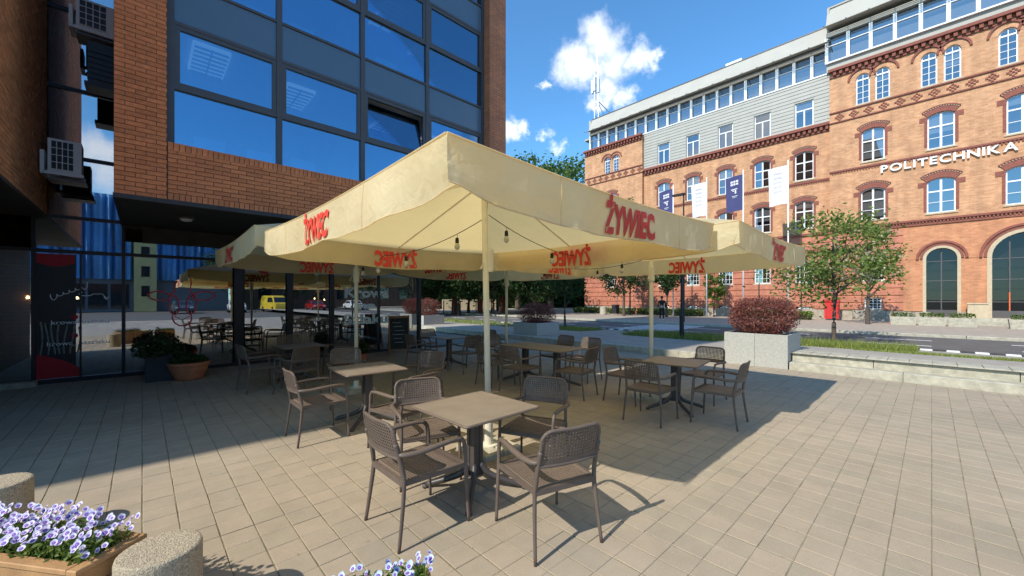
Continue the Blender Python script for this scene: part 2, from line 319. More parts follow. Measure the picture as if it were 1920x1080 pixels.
    def build(s, name, mats, parent=None, smooth=False, off=None, loc=None):
        return link(name, s.mesh(name, mats, smooth, off), parent, loc)
def link(name, data, parent=None, loc=None, rot=None):
    o = bpy.data.objects.new(name, data); COL.objects.link(o)
    if parent is not None: o.parent = parent
    if loc is not None: o.location = loc
    if rot is not None: o.rotation_euler = rot
    return o
def tag(o, label, cat, group=None):
    o['label'] = label; o['category'] = cat
    if group: o['group'] = group
    return o
def thing(name, label, cat, loc=(0, 0, 0), rz=0, group=None):
    o = link(name, None, None, loc, (0, 0, rz)); o.empty_display_size = .2
    return tag(o, label, cat, group)
def struct(o): o['kind'] = 'structure'; return o
def stuff(o): o['kind'] = 'stuff'; return o
def copy_tree(o, parent=None, loc=None, rz=None):
    c = o.copy(); COL.objects.link(c); c.parent = parent
    if loc is not None: c.location = loc
    if rz is not None: c.rotation_euler = (0, 0, rz)
    for ch in [x for x in bpy.data.objects if x.parent == o]: copy_tree(ch, c)
    return c
KIDS = {}
def copy_thing(o, loc, rz, label, scale=None):
    """copy a thing with its parts and sub-parts"""
    def kids(p):
        if p.name not in KIDS: KIDS[p.name] = [x for x in bpy.data.objects if x.parent == p]
        return KIDS[p.name]
    def rec(src, par):
        c = src.copy(); COL.objects.link(c); c.parent = par
        for k in kids(src): rec(k, c)
        return c
    c = rec(o, None); c.location = loc; c.rotation_euler = (0, 0, rz); c['label'] = label
    if scale: c.scale = (scale,) * 3 if not isinstance(scale, tuple) else scale
    return c
def text_mesh(txt, size, mats, sx=1.0, offset=0.0, extrude=0.0, outline=0.0, shear=0.0):
    cu = bpy.data.curves.new('t', 'FONT'); cu.body = txt; cu.size = size; cu.align_x = 'CENTER'; cu.align_y = 'BOTTOM_BASELINE'
    cu.offset = offset; cu.extrude = extrude; cu.shear = shear; cu.resolution_u = 3
    if outline: cu.fill_mode = 'NONE'; cu.bevel_depth = outline; cu.bevel_resolution = 1
    ob = bpy.data.objects.new('t', cu); COL.objects.link(ob)
    dg = bpy.context.evaluated_depsgraph_get(); me = bpy.data.meshes.new_from_object(ob.evaluated_get(dg))
    bpy.data.objects.remove(ob); bpy.data.curves.remove(cu)
    me.materials.clear(); me.materials.append(mats)
    if sx != 1: me.transform(Matrix.Diagonal((sx, 1, 1, 1)))
    return me
def basis(ex, ey, loc):
    ex, ey = Vector(ex), Vector(ey); ez = ex.cross(ey)
    m = Matrix((ex, ey, ez)).transposed().to_4x4(); m.translation = loc; return m
# ------------------------------------------------------------------ ground, plaza, road
b = MB(); b.quad((-600, -600, -.06), (600, -600, -.06), (600, 600, -.06), (-600, 600, -.06)); struct(b.build('ground', M_ground))
PITCH = .205
TX0, TX1, TY0, TY1 = -2.46, 11.28, -2.05, 12.05
b = MB(); b.quad((TX0, TY0, -.004), (TX1 + .1, TY0, -.004), (TX1 + .1, TY1 + .1, -.004), (TX0, TY1 + .1, -.004)); plaza = struct(b.build('plaza', M_joint))
apm = brick_mat('apron_tiles', (.37, .325, .265), (.35, .31, .25), (.20, .175, .12), 0, .205, .205, .006, .12)
# apron uses x and y as its pattern axes
for l_ in list(apm.node_tree.links):
    if l_.from_node.type == 'SEPXYZ' and l_.to_socket.name == 'Y' or (l_.from_node.type == 'SEPXYZ' and l_.from_socket.name == 'Z'):
        sk = l_.to_socket; apm.node_tree.links.remove(l_); apm.node_tree.links.new(apm.node_tree.nodes['Separate XYZ'].outputs[1], sk)
b = MB()
b.quad((-14, -16, -.001), (11.28, -16, -.001), (11.28, TY0, -.001), (-14, TY0, -.001)); b.quad((-14, TY0, -.001), (TX0, TY0, -.001), (TX0, 12, -.001), (-14, 12, -.001))
struct(b.build('plaza_apron', apm))
def depth_of(x, y): return x * cy_ + y * sy_
def to_px(x, y, z):
    d = depth_of(x, y); return 960 + FPX * (x * sy_ - y * cy_) / d, HY - FPX * (z - CAMH) / d
cells = []
nx, ny = int((TX1 - TX0) / PITCH), int((TY1 - TY0) / PITCH)
for i in range(nx + 1):
    for j in range(ny + 1):
        x, y = TX0 + (i + .5) * PITCH, TY0 + (j + .5) * PITCH
        if x > TX1 - .05 or y > TY1 - .05: continue
        d = depth_of(x, y); vis = False
        if d > .5:
            u, v = to_px(x, y, 0); vis = -20 < u < 1940 and v < 1100
        cells.append((d if vis else 1e3 + abs(d), x, y))
cells.sort()
h = PITCH / 2 - .0018; hx_ = PITCH / 2 - .0040
t0 = MB(); t0.cbox(-hx_, hx_, -h, h, -.03, 0, .0025); tile_me = t0.mesh('paving_tile', M_tile)
rest = MB()
for k, (d, x, y) in enumerate(cells):
    dz = random.uniform(-.0018, .0018); jx, jy = random.uniform(-.0015, .0015), random.uniform(-.0015, .0015)
    if k < 300:
        o = link('paving_tile', tile_me, plaza, (x + jx, y + jy, dz)); o.rotation_euler = (random.uniform(-.008, .008), random.uniform(-.008, .008), random.uniform(-.008, .008))
    else:
        i0 = len(rest.v); rest.cbox(x - hx_ + jx, x + hx_ + jx, y - h + jy, y + h + jy, -.03, dz, .0025)
stuff(rest.build('paving_tile', M_tile, plaza))

def sst(t): t = max(0, min(1, t)); return t * t * (3 - 2 * t)
def walk_z(x, y):
    a = .185 + .185 * sst((3.7 - y) / 1.2)
    return a + (.10 - a) * sst((x - 12.6) / 4.8)
b = MB(); xs = [11.55, 11.9, 12.3, 13, 13.8, 14.6, 15.4, 16.2, 17, 17.62]; ys = [-40, -20, -10, -6] + [-5 + .5 * k for k in range(22)] + [7, 9, 12, 16, 22, 30, 45, 70, 110]
for i in range(len(xs) - 1):
    for j in range(len(ys) - 1):
        q = [(xs[i], ys[j]), (xs[i + 1], ys[j]), (xs[i + 1], ys[j + 1]), (xs[i], ys[j + 1])]; b.quad(*[(x, y, walk_z(x, y)) for x, y in q])
struct(b.build('pavement', M_path))
b = MB(); b.quad((17.6, -90, -.01), (25.6, -90, -.01), (25.6, 140, -.01), (17.6, 140, -.01)); struct(b.build('road', M_asphalt))
b = MB(); b.quad((25.7, -90, .10), (60, -90, .10), (60, 140, .10), (25.7, 140, .10)); struct(b.build('far_pavement', M_pave))
b = MB()
for k in range(40): b.cbox(25.45, 25.70, -40 + 3 * k, -40 + 3 * k + 2.98, -.05, .12, .02)
struct(b.build('far_kerb', M_stone))
kr = struct(link('road_kerb', None, None, (17.72, 0, 0)))
km1 = MB(); km1.cbox(-.1, .1, -.135, .135, -.05, .14, .015); kw, kb = km1.mesh('kerb_stone', M_kw), km1.mesh('kerb_stone', M_kb)
for k in range(100): link('kerb_stone', kw if k % 2 else kb, kr, (0, -8 + .28 * k, 0))
b = MB()
for xx in (20.6, 23.2):
    for k in range(24): b.box(xx, xx + .14, -20 + 4 * k, -18 + 4 * k, -.011, -.006)
for k in range(9): b.box(18.3 + .8 * k, 18.7 + .8 * k, 9.5, 12.5, -.011, -.005)
struct(b.build('road_marking', M_kw))
# step and bench of concrete blocks along the plaza edge
st = tag(link('concrete_steps', None, None, (11.3, -2, 0)), 'two tiered weathered concrete step seat along the right plaza edge', 'steps')
def part_box(name, m, par, x0, x1, y0, y1, z0, z1, bv=.012):
    bb = MB(); bb.cbox(x0, x1, y0, y1, z0, z1, bv); p = par.location; return bb.build(name, m, par, off=(p.x, p.y, p.z))
for ya, yb in ((-8, -5.1), (-5.1, -2.2), (-2.2, .4), (.4, 2.34)): part_box('lower_block', M_stone, st, 11.3, 11.66, ya + .004, yb - .004, -.02, .18)
for ya, yb in ((-7.0, -5.05), (-5.05, -3.08), (-3.08, -1.1), (-1.1, .87), (.87, 2.34)): part_box('upper_block', M_stone, st, 11.62, 12.2, ya + .006, yb - .006, .1, .365)
for k in range(28): part_box('coping_tile', M_stone, st, 11.61, 12.22, 2.32 - .333 * (k + 1) + .004, 2.32 - .333 * k - .004, .36, .392, .006)
kb_ = struct(link('plaza_kerb', None, None, (11.4, 10, 0)))
for k in range(28): part_box('kerb_block', M_stone, kb_, 11.3, 11.62, 3.8 + 1.2 * k + .004, 5.0 + 1.2 * k - .004, -.02, .19)

# ------------------------------------------------------------------ office building on the left
FY, GY, SY = 8.80, 9.10, 12.10      # column front, glazing plane, shopfront plane
SOF = 3.36
OB = thing('office_building', 'red brick office block with blue glazing overhanging the cafe', 'building', (4, 10, 0)); OFF = (4, 10, 0)
def obp(name, bld, m, smooth=False, par=None):
    return bld.build(name, m, par or OB, smooth, off=OFF)
b = MB(); b.box(-.33, .30, FY + .02, GY + .25, SOF + .02, 24); b.box(.30, 7.36, FY + .10, GY + .25, SOF + .02, 4.34); obp('wall_core', b, M_mortar)
# bricks: strip under the windows, soldier courses, left column
BW, BH = .25, .075
brk = []
def course_bricks(x0, x1, z0, z1, y, lst, bond=True):
    nrow = int(round((z1 - z0) / BH))
    for r in range(nrow):
        z = z0 + (r + .5) * BH; x = x0 - (BW / 2 if (r % 2 and bond) else 0)
        while x < x1 - .01:
            a, c = max(x, x0), min(x + BW, x1)
            if c - a > .03: lst.append(('s', (a + c) / 2, y, z, c - a - .01, BH - .01))
            x += BW
course_bricks(.31, 7.36, 3.50, 4.22, FY + .06, brk)
xx = .31
while xx < 7.34:
    brk.append(('v', xx + .039, FY + .055, 4.295, .068, .138)); brk.append(('v', xx + .039, FY + .055, 3.43, .068, .128)); xx += .078
colb = []; course_bricks(-.33, .305, 3.36, 10.8, FY, colb)
brk.sort(key=lambda t: t[1])
def one_brick(w, hh):
    bb = MB(); bb.box(-w / 2, w / 2, 0, .05, -hh / 2, hh / 2); return bb.mesh('brick', M_brick)
cache = {}
sw = MB(); sw.box(.305, 7.36, FY + .085, FY + .105, SOF + .01, 4.36); sill_wall = obp('sill_wall', sw, M_mortar)
rest = MB()
for k, (kd, x, y, z, w, hh) in enumerate(brk):
    y2 = y + random.uniform(-.003, .003)
    if k < 300:
        key = (round(w, 3), round(hh, 3))
        if key not in cache: cache[key] = one_brick(w, hh)
        link('brick', cache[key], sill_wall, (x - 4, y2 - 10, z))
    else: rest.box(x - w / 2, x + w / 2, y2, y2 + .05, z - hh / 2, z + hh / 2)
stuff(obp('brick', rest, M_brick, par=sill_wall))
rest = MB()
for kd, x, y, z, w, hh in colb:
    y2 = y + random.uniform(-.002, .002); rest.box(x - w / 2, x + w / 2, y2, y2 + .05, z - hh / 2, z + hh / 2)
o = obp('column_bricks', rest, M_brick); stuff(o)
b = MB(); b.box(7.38, 8.0, FY, GY + .25, SOF, 24); obp('brick_column', b, M_brickY)
b = MB(); b.box(7.37, 7.40, FY + .003, GY + .2, SOF, 24); obp('column_return', b, M_brickX)
b = MB(); b.box(-.33, 8.0, FY + .03, GY + .2, 13.4, 24); obp('upper_wall', b, M_brickY)
# inner wall of the niche, roof, back and end walls
b = MB(); b.box(-.325, -.05, GY + .25, 18, SOF + .02, 24); obp('niche_wall', b, M_brickX)
b = MB(); b.box(7.75, 7.995, GY + .25, 18, SOF + .02, 24); b.box(-.05, 7.75, 17.8, 18, SOF + .02, 24); b.box(-.33, 8, FY, 18, 24, 24.3); obp('end_wall', b, M_brickX)
b = MB(); b.box(-.34, 8.0, FY - .003, SY + .1, SOF - .06, SOF + .015); obp('soffit', b, M_soffit)
# office glazing
cols = [.36, 2.03, 3.74, 5.46, 7.33]
floors = [4.37, 7.34, 10.31]
for c in cols:
    b = MB(); b.box(c - .05 if c > .4 else c - .06, c + .05 if c < 7 else c + .06, GY - .05, GY + .08, 4.36, 13.4); obp('mullion', b, M_frame)
for fi, z0 in enumerate(floors):
    for za_, zb_ in ((1.0, 1.06), (2.14, 2.20), (-.05, 0)):
        if za_ < 0 and not fi: continue
        b = MB(); b.box(cols[0] + .05, cols[-1] - .05, GY - .044, GY + .07, z0 + za_, z0 + zb_); obp('transom', b, M_frame)
    for ci, (c0, c1) in enumerate(zip(cols[:-1], cols[1:])):
        w = MB(); w.box(c0 + .05, c1 - .05, GY, GY + .012, z0, z0 + 1.0); obp('fixed_pane', w, M_winL)
        w = MB(); w.box(c0 + .05, c1 - .05, GY - .015, GY + .02, z0 + 2.20, z0 + 2.92); obp('spandrel', w, M_spand)
        # opening sash
        za, zb, xa, xb = z0 + 1.06, z0 + 2.14, c0 + .05, c1 - .05
        fr = MB(); t = .075
        fr.box(xa, xa + t, -.035, .045, 0, zb - za); fr.box(xb - t, xb, -.035, .045, 0, zb - za)
        fr.box(xa + t, xb - t, -.034, .044, 0, t); fr.box(xa + t, xb - t, -.034, .044, zb - za - t, zb - za)
        opened = (fi == 0 and ci == 2)
        fo = link('window_frame', fr.mesh('window_frame', M_frame, off=(4, 0, 0)), OB, (0, GY - 10, za))
        gl = MB(); g0 = t if not opened else t + .01
        gl.box(xa + g0, xb - g0, -.006, .006, g0, zb - za - g0)
        go = link('pane', gl.mesh('pane', M_winL, off=(4, 0, 0)), fo, (0, 0, 0))
        if opened:
            go.rotation_euler = (R(-11), 0, 0)
            b2 = MB(); i_ = t + .005
            for (x0_, x1_, z0_, z1_) in ((xa + i_, xa + i_ + .05, i_, zb - za - i_), (xb - i_ - .05, xb - i_, i_, zb - za - i_), (xa + i_, xb - i_, zb - za - i_ - .05, zb - za - i_)): b2.box(x0_, x1_, .006, .05, z0_, z1_)
            so = link('tilted_sash', b2.mesh('tilted_sash', M_frame, off=(4, 0, 0)), fo, (0, 0, 0)); so.rotation_euler = (R(-11), 0, 0)
# rooms behind the glazing
for fi, z0 in enumerate(floors):
    b = MB(); b.box(.31, 7.4, GY + .25, 15.5, z0 + 2.25, z0 + 2.35); obp('ceiling', b, M_ceil)
    b = MB(); b.box(.31, 7.4, GY + .1, 15.5, z0 - .6, z0 - .5); b.box(.31, 7.4, 15.4, 15.5, z0 - .5, z0 + 2.25); obp('room_wall', b, M_room)
    b = MB(); b.box(3.9, 4.0, GY + .5, 15.4, z0 - .5, z0 + 2.25); obp('partition', b, M_room)
    for lx, ly in ((1.0, 10.2), (2.7, 10.6), (5.0, 10.4), (6.5, 10.9)):
        b = MB(); b.box(lx - .3, lx + .3, ly - .6, ly + .6, z0 + 2.19, z0 + 2.245); lf = obp('ceiling_light', b, M_fixture)
        b = MB()
        for q in range(7): b.box(lx - .27, lx + .27, ly - .55 + .18 * q, ly - .53 + .18 * q, z0 + 2.15, z0 + 2.19)
        b.box(lx - .01, lx + .01, ly - .58, ly + .58, z0 + 2.15, z0 + 2.19); obp('louvre', b, M_frame, par=None)
    for dx, dw in ((.7, .5), (1.55, .45), (2.35, .5), (4.3, .6), (6.0, .5)):
        b = MB(); b.box(dx, dx + dw, GY + .5, GY + .54, z0 + .12, z0 + .12 + dw * .62); b.box(dx + dw * .4, dx + dw * .6, GY + .5, GY + .56, z0 - .1, z0 + .13); obp('monitor', b, M_desk)
    b = MB(); b.box(.4, 3.6, GY + .4, GY + 1.1, z0 - .03, z0 + .0); b.box(4.2, 7.2, GY + .4, GY + 1.1, z0 - .03, z0); obp('desk', b, M_desk)
# glazed back of the niche and the shopfront below
b = MB()
for xx in (-2.35, -1.56, -.30): b.box(xx - .03, xx + .03, SY - .05, SY + .05, 0, 24 if xx == -.30 or xx == -1.56 else SOF)
for xx, ww in ((1.79, .10), (2.95, .075), (4.06, .055), (5.5, .02), (6.95, .05)): b.box(xx - ww, xx + ww, SY - .08, SY + .05, .0, SOF - .06)
b.box(-.95, -.92, SY - .03, SY + .03, 0, 2.62)
for zz in (2.66, SOF, 4.6, 6.0, 7.6, 9.2): b.box(-1.56, -.33, SY - .045, SY + .04, zz - .035, zz + .035)
b.box(-.27, 6.9, SY - .045, SY + .04, 2.63, 2.70); b.box(-2.3, -1.6, SY - .045, SY + .04, 2.63, 2.70)
b.box(-2.35, 7.0, SY - .06, SY + .04, 0, .09); b.box(-.27, 6.9, SY - .045, SY + .04, SOF - .12, SOF - .05)
obp('shopfront_frame', b, M_dframe)
b = MB(); b.box(.0, 7.0, SY - .05, SY + .06, 2.95, SOF - .06); obp('fascia_board', b, M_soffit)
panes = {}
for nm, x0, x1, z0, z1 in (('p0', -2.32, -1.59, .09, 2.63), ('p1', -1.53, -.33, .09, 2.62), ('p2', -.27, 1.66, .09, 2.63), ('p3', 1.92, 2.85, .09, 2.63), ('p4', 3.05, 3.99, .09, 2.63), ('p5', 4.13, 6.9, .09, 2.63), ('p6', -.27, 6.9, 2.70, 2.95)):
    w = MB(); w.box(x0, x1, SY - .006, SY + .006, z0, z1); panes[nm] = obp('shop_pane', w, M_shop)
for za, zb in ((2.70, SOF - .04), (SOF + .04, 4.56), (4.64, 5.96), (6.04, 7.56), (7.64, 9.16), (9.24, 24)):
    w = MB(); w.box(-1.53, -.33, SY - .006, SY + .006, za, zb); obp('niche_pane', w, M_shop)
w = MB(); w.box(6.99, 7.0, SY + .05, 17.5, .09, SOF - .05); obp('shop_pane', w, M_shop)
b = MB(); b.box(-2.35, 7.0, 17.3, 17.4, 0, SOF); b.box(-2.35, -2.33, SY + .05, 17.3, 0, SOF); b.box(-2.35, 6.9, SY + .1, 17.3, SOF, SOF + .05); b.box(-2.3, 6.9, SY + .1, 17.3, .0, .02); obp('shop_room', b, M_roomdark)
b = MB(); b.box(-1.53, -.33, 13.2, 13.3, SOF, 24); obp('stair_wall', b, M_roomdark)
b = MB(); b.box(-.15, 1.6, 13.6, 14.1, 0, 1.05); b.box(3.0, 6.0, 15.5, 16, 0, 1.1); obp('shop_counter', b, M_room)
b = MB(); b.box(-2.1, -1.6, SY + .25, SY + .3, .5, 2.4); obp('inner_brick', b, M_brickY)
for (u_, v_, yy) in ((118, 532, 13.2), (133, 539, 13.6), (145, 559, 13.4), (52, 558, 12.3), (590, 560, 14.5), (608, 562, 14.2)):
    a_ = (u_ - 960) / FPX; zc = yy / (sy_ - a_ * cy_); X_ = zc * (cy_ + a_ * sy_); Z_ = CAMH + (HY - v_) / FPX * zc
    b = MB(); b.lathe([(.005, -.03), (.022, -.02), (.028, 0), (.02, .025), (.008, .04)], 10, (X_, yy, Z_)); lb = obp('pendant_bulb', b, M_bulb, True)
    b = MB(); b.tube([(X_, yy, Z_ + .04), (X_, yy, SOF)], .004, 5); obp('pendant_cord', b, M_cable, par=None)
# marks on the shop glass
def on_glass(name, me, par, x, z, y=SY - .012, rot=0):
    o = link(name, me, par); o.matrix_local = Matrix.Translation((x - 4, y - 10, z)) @ Matrix.Rotation(R(90), 4, 'X') @ Matrix.Rotation(rot, 4, 'Z'); return o
p1 = panes['p1']
w = MB(); w.box(-1.53, -1.0, SY - .012, SY - .008, .12, 2.6); obp('black_film', w, M_black, par=p1)
def flat_poly(name, pts, m, par, y=SY - .016):
    bb = MB(); bb.face([(x, y, z) for x, z in pts]); return obp(name, bb, m, par=par)
flat_poly('red_band', [(-1.53, 2.60), (-1.02, 2.60), (-1.02, 2.42)] + [(-1.02 - .51 * t / 8, 2.42 - .07 * math.sin(math.pi * t / 8)) for t in range(1, 9)], M_posred, p1)
flat_poly('red_arc', [(-1.53, .10), (-.90, .10)] + [(-.90 - .63 * math.sin(t / 10 * math.pi / 2) ** 1.3, .10 + .50 * math.sin(t / 10 * math.pi / 2) ** .6) for t in range(1, 11)], M_posred, p1)
b = MB()
for q in range(7):
    x0 = -1.48 + .085 * q; pts = [(x0 + .03 * math.sin(3 * t / 8 + q), SY - .018, .58 + (.66 - .02 * q) * t / 8) for t in range(9)]
    b.tube(pts, .014, 4)
obp('striped_drawing', b, mat('poster_stripe', (.22, .27, .24), .8), par=p1)
on_glass('lettering', text_mesh('krowanaszlaku', .118, M_chalk, 1.18), p1, -.93, 1.18, SY - .024)
on_glass('lettering', text_mesh('krowa_naszlaku', .118, M_chalk, 1.18), p1, -.95, .75, SY - .024)
b = MB()
pts = []
for t in range(70):
    s = t / 69; pts.append((-1.34 + .50 * s - .022 * math.sin(s * 38), SY - .018, 1.72 + .25 * s + .045 * math.cos(s * 38) * (1.5 if s < .12 or s > .9 else .6)))
b.tube(pts, .007, 4)
ar = [(-.86 + .10 * math.cos(a), SY - .018, 1.80 + .04 * math.sin(a)) for a in [R(20 * k) for k in range(6, 19)]] + [(-.62, SY - .018, 1.80), (-.56, SY - .018, 1.70)]
b.tube(ar, .009, 4); b.tube([(-.60, SY - .018, 1.74), (-.56, SY - .018, 1.68), (-.53, SY - .018, 1.74)], .009, 4)
obp('script_drawing', b, M_chalk, par=p1)
for zz in (1.32, .94):
    w = MB(); w.lathe([(.001, -.003), (.05, 0), (.001, .003)], 14); me = w.mesh('red_dot', M_posred); on_glass('red_dot', me, p1, -1.02 + .0, zz, SY - .02)
# red line drawing of a cow's head
def gpt(u, v, y=SY - .02):
    a_ = (u - 960) / FPX; zc = y / (sy_ - a_ * cy_); return (zc * (cy_ + a_ * sy_), y, CAMH + (HY - v) / FPX * zc)
def crop2(x, y): return gpt(x * .3519, 380 + y * .3519)
b = MB()
for cx_, cyy, ra, rb, tl in ((848, 497, 62, 24, 4), (1085, 497, 62, 24, -4), (925, 545, 27, 52, -8), (1020, 543, 27, 52, 8)):
    lp = []
    for k in range(24):
        t = 2 * math.pi * k / 24; a, c = ra * math.cos(t), rb * math.sin(t)
        if ra > rb: c *= (1 - .35 * abs(math.cos(t)) ** 3)
        lp.append(crop2(cx_ + a * math.cos(R(tl)) - c * math.sin(R(tl)), cyy + a * math.sin(R(tl)) + c * math.cos(R(tl))))
    b.tube(lp, .016, 5, closed=True)
b.tube([crop2(x, y) for x, y in ((922, 588), (918, 615), (930, 640), (955, 655), (985, 656), (1012, 645), (1022, 620), (1018, 590))], .016, 5)
b.tube([crop2(x, y) for x, y in ((930, 605), (970, 625), (1012, 605))], .008, 5)
b.tube([crop2(x, y) for x, y in ((905, 490), (935, 470), (930, 440), (945, 415))], .016, 5); b.tube([crop2(x, y) for x, y in ((1035, 490), (1010, 470), (1020, 430), (1015, 395))], .016, 5)
obp('cow_outline', b, M_redline, par=panes['p2'])
for txt, u0, u1, v1, sz in (('Krowa', 645, 728, 556, .36), ('na', 670, 705, 577, .24), ('Szlaku', 645, 728, 607, .36)):
    a, c = gpt(u0, v1), gpt(u1, v1); me = text_mesh(txt, sz, M_neon, 1, .0, 0, .013)
    xs_ = [v.co.x for v in me.vertices]; sc = (c[0] - a[0]) / (max(xs_) - min(xs_)); me.transform(Matrix.Diagonal((sc, 1.15, 1, 1)))
    on_glass('lettering', me, panes['p5'], (a[0] + c[0]) / 2, a[2] - .02, SY - .02)
b = MB(); b.lathe([(.001, 0), (.28, 0), (.30, .03), (.001, .08)], 24); me = b.mesh('red_disc', M_posred); on_glass('red_disc', me, panes['p3'], 2.35, 2.5, SY + .05)
w = MB(); w.box(2.2, 2.9, SY + .3, SY + .34, 2.35, 2.9); obp('red_awning', w, M_posred)
# left wing of the building: brick upper storeys on a recessed ground floor
WX, WY0 = -1.38, 5.72
wall = MB(); wall.box(-16, WX - .03, WY0, 14, SOF, 25.5); wing = obp('wing_wall', wall, M_brickX)
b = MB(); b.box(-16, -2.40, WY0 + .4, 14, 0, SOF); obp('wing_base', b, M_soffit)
b = MB(); b.box(-16, WX, WY0, SY - .05, SOF - .05, SOF - .003); obp('wing_soffit', b, M_soffit)
rest = MB(); nrow = 78
for r in range(nrow):
    z = SOF + (r + .5) * BH; y = 7.2 - (BW / 2 if r % 2 else 0)
    while y < SY - .06:
        c = min(y + BW, SY - .06)
        if c - y > .03: q = random.uniform(-.003, .003); rest.box(WX - .05, WX + q, y + .005, c - .005, z - BH / 2 + .005, z + BH / 2 - .005)
        y += BW
stuff(obp('wing_bricks', rest, mat('wing_brick', (.64, .27, .11), .8, .18, 14, .35, 90, rnd=.16), par=wing))
b = MB(); b.box(-2.3, -1.5, SY - .3, SY - .07, 0, .10); b.box(-2.34, -2.25, SY - .16, SY - .06, .1, SOF); obp('sunlit_strip_and_post', b, M_stone)  # sunlight on the floor strip modelled as a pale slab; plus pale frame post
# round lamp under the overhang
lf = thing('soffit_light', 'round bulkhead lamp under the dark brick overhang', 'lamp', (.62, 9.9, SOF - .06))
b = MB(); b.lathe([(.13, 0), (.14, -.03), (.12, -.06)], 20); b.build('lamp_housing', M_frame, lf); b = MB(); b.lathe([(.10, -.06), (.085, -.09), (.04, -.105)], 20); b.build('diffuser', M_desk, lf, True)
# air conditioners in the niche
def ac_unit(loc, w, d, hh, label, grille):
    t = thing('air_conditioner', label, 'air conditioner', loc, 0, 'air conditioners in the niche')
    b = MB(); b.box(-w / 2, w / 2, -d / 2, d / 2, .06, .06 + hh); b.build('casing', M_white, t)
    b = MB(); b.box(-w / 2 + .04, w / 2 - .10, -d / 2 - .008, -d / 2 - .002, .10, .02 + hh); gb = b.build('grille', M_black, t)
    b = MB()
    for k in range(5): x = -w / 2 + .04 + (w - .14) * k / 4; b.box(x - .006, x + .006, -d / 2 - .016, -d / 2 - .009, .10, .02 + hh)
    for k in range(5): z = .10 + (hh - .08) * k / 4; b.box(-w / 2 + .035, w / 2 - .095, -d / 2 - .022, -d / 2 - .017, z - .006, z + .006)
    b.build('grille_bars', M_white, gb)
    b = MB(); b.box(-w / 2 - .05, w / 2 + .03, -d / 2 - .02, -d / 2 + .03, 0, .055); b.box(-w / 2 - .05, w / 2 + .03, d / 2 - .05, d / 2, 0, .055); b.box(-w / 2 - .09, -w / 2 - .04, -d / 2 - .02, d / 2, 0, .42); b.build('bracket', M_white, t)
    b = MB(); b.box(-w / 2, w / 2 + .06, -d / 2 - .05, d / 2, -.10, -.06); b.build('drip_tray', M_frame, t)
    return t
ac_unit((-1.05, 11.2, 3.98), .42, .36, .60, 'white air conditioner low in the niche between the brick walls', 1)
ac_unit((-.66, 11.2, 6.78), .50, .40, .55, 'upper white air conditioner high in the niche beside the brick column', 1)
bx = tag(link('vent_box', None, None, (-.55, 11.0, 5.7)), 'black metal vent box hanging beside the brick column in the niche', 'vent')
b = MB(); b.box(-.2, .2, -.18, .18, .08, .85); b.build('box', M_black, bx); b = MB()
for k in range(6): b.box(-.19, .19, -.2, -.181, .15 + .1 * k, .21 + .1 * k)
b.build('slats', M_dframe, bx); b = MB(); b.box(-.24, .22, -.22, .2, 0, .07); b.build('tray', M_dframe, bx)
# ------------------------------------------------------------------ brick university building across the road
PX = 39.0
PB = thing('university_building', 'long orange brick university building with grey upper storey across the road', 'building', (PX, 10, 0))
POFF = (PX, 10, 0)
def pbp(name, bld, m, par=None, smooth=False): return bld.build(name, m, par or PB, smooth, off=POFF)
def arc_pts(w, rise, n=12, grow=0.0):
    """points of an arch of span w and given rise, from +w/2 to -w/2, offset outwards by grow"""
    if rise <= 0: return [(w / 2 + grow, 0), (-w / 2 - grow, 0)]
    r = (w * w / 4 + rise * rise) / (2 * rise); zc = rise - r; a = math.asin(min(1, (w / 2) / r))
    if rise >= w / 2 - 1e-6: a = math.pi / 2
    return [((r + grow) * math.sin(a - 2 * a * k / n), zc + (r + grow) * math.cos(a - 2 * a * k / n)) for k in range(n + 1)]
def ring(bld, w, rise, t0, t1, x0, x1, yc, zs, n=12):
    A, B = arc_pts(w, rise, n, t0), arc_pts(w, rise, n, t1)
    for k in range(n):
        bld.prism([A[k], B[k], B[k + 1], A[k + 1]], lambda a, z, d: (d, yc + a, zs + z), x0, x1)
def wall_holes(bld, x, y0, y1, z0, z1, holes, depth=.22):
    """wall face in the plane X=x with rectangular openings (ya,yb,za,zb) and their reveals"""
    ys_ = sorted({y0, y1, *[v for h_ in holes for v in h_[:2] if y0 < v < y1]}); zs_ = sorted({z0, z1, *[v for h_ in holes for v in h_[2:] if z0 < v < z1]})
    for i in range(len(ys_) - 1):
        for j in range(len(zs_) - 1):
            ym, zm = (ys_[i] + ys_[i + 1]) / 2, (zs_[j] + zs_[j + 1]) / 2
            if any(a < ym < c and e < zm < f for a, c, e, f in holes): continue
            bld.quad((x, ys_[i], zs_[j]), (x, ys_[i + 1], zs_[j]), (x, ys_[i + 1], zs_[j + 1]), (x, ys_[i], zs_[j + 1]))
    for a, c, e, f in holes:
        bld.quad((x, a, e), (x + depth, a, e), (x + depth, a, f), (x, a, f)); bld.quad((x, c, e), (x + depth, c, e), (x + depth, c, f), (x, c, f))
        bld.quad((x, a, f), (x + depth, a, f), (x + depth, c, f), (x, c, f)); bld.quad((x, a, e), (x + depth, a, e), (x + depth, c, e), (x, c, e))
WCACHE = {}; BR = random.Random(21); M_blind = mat('window_blind', (.62, .62, .58), .8, .06, 3)
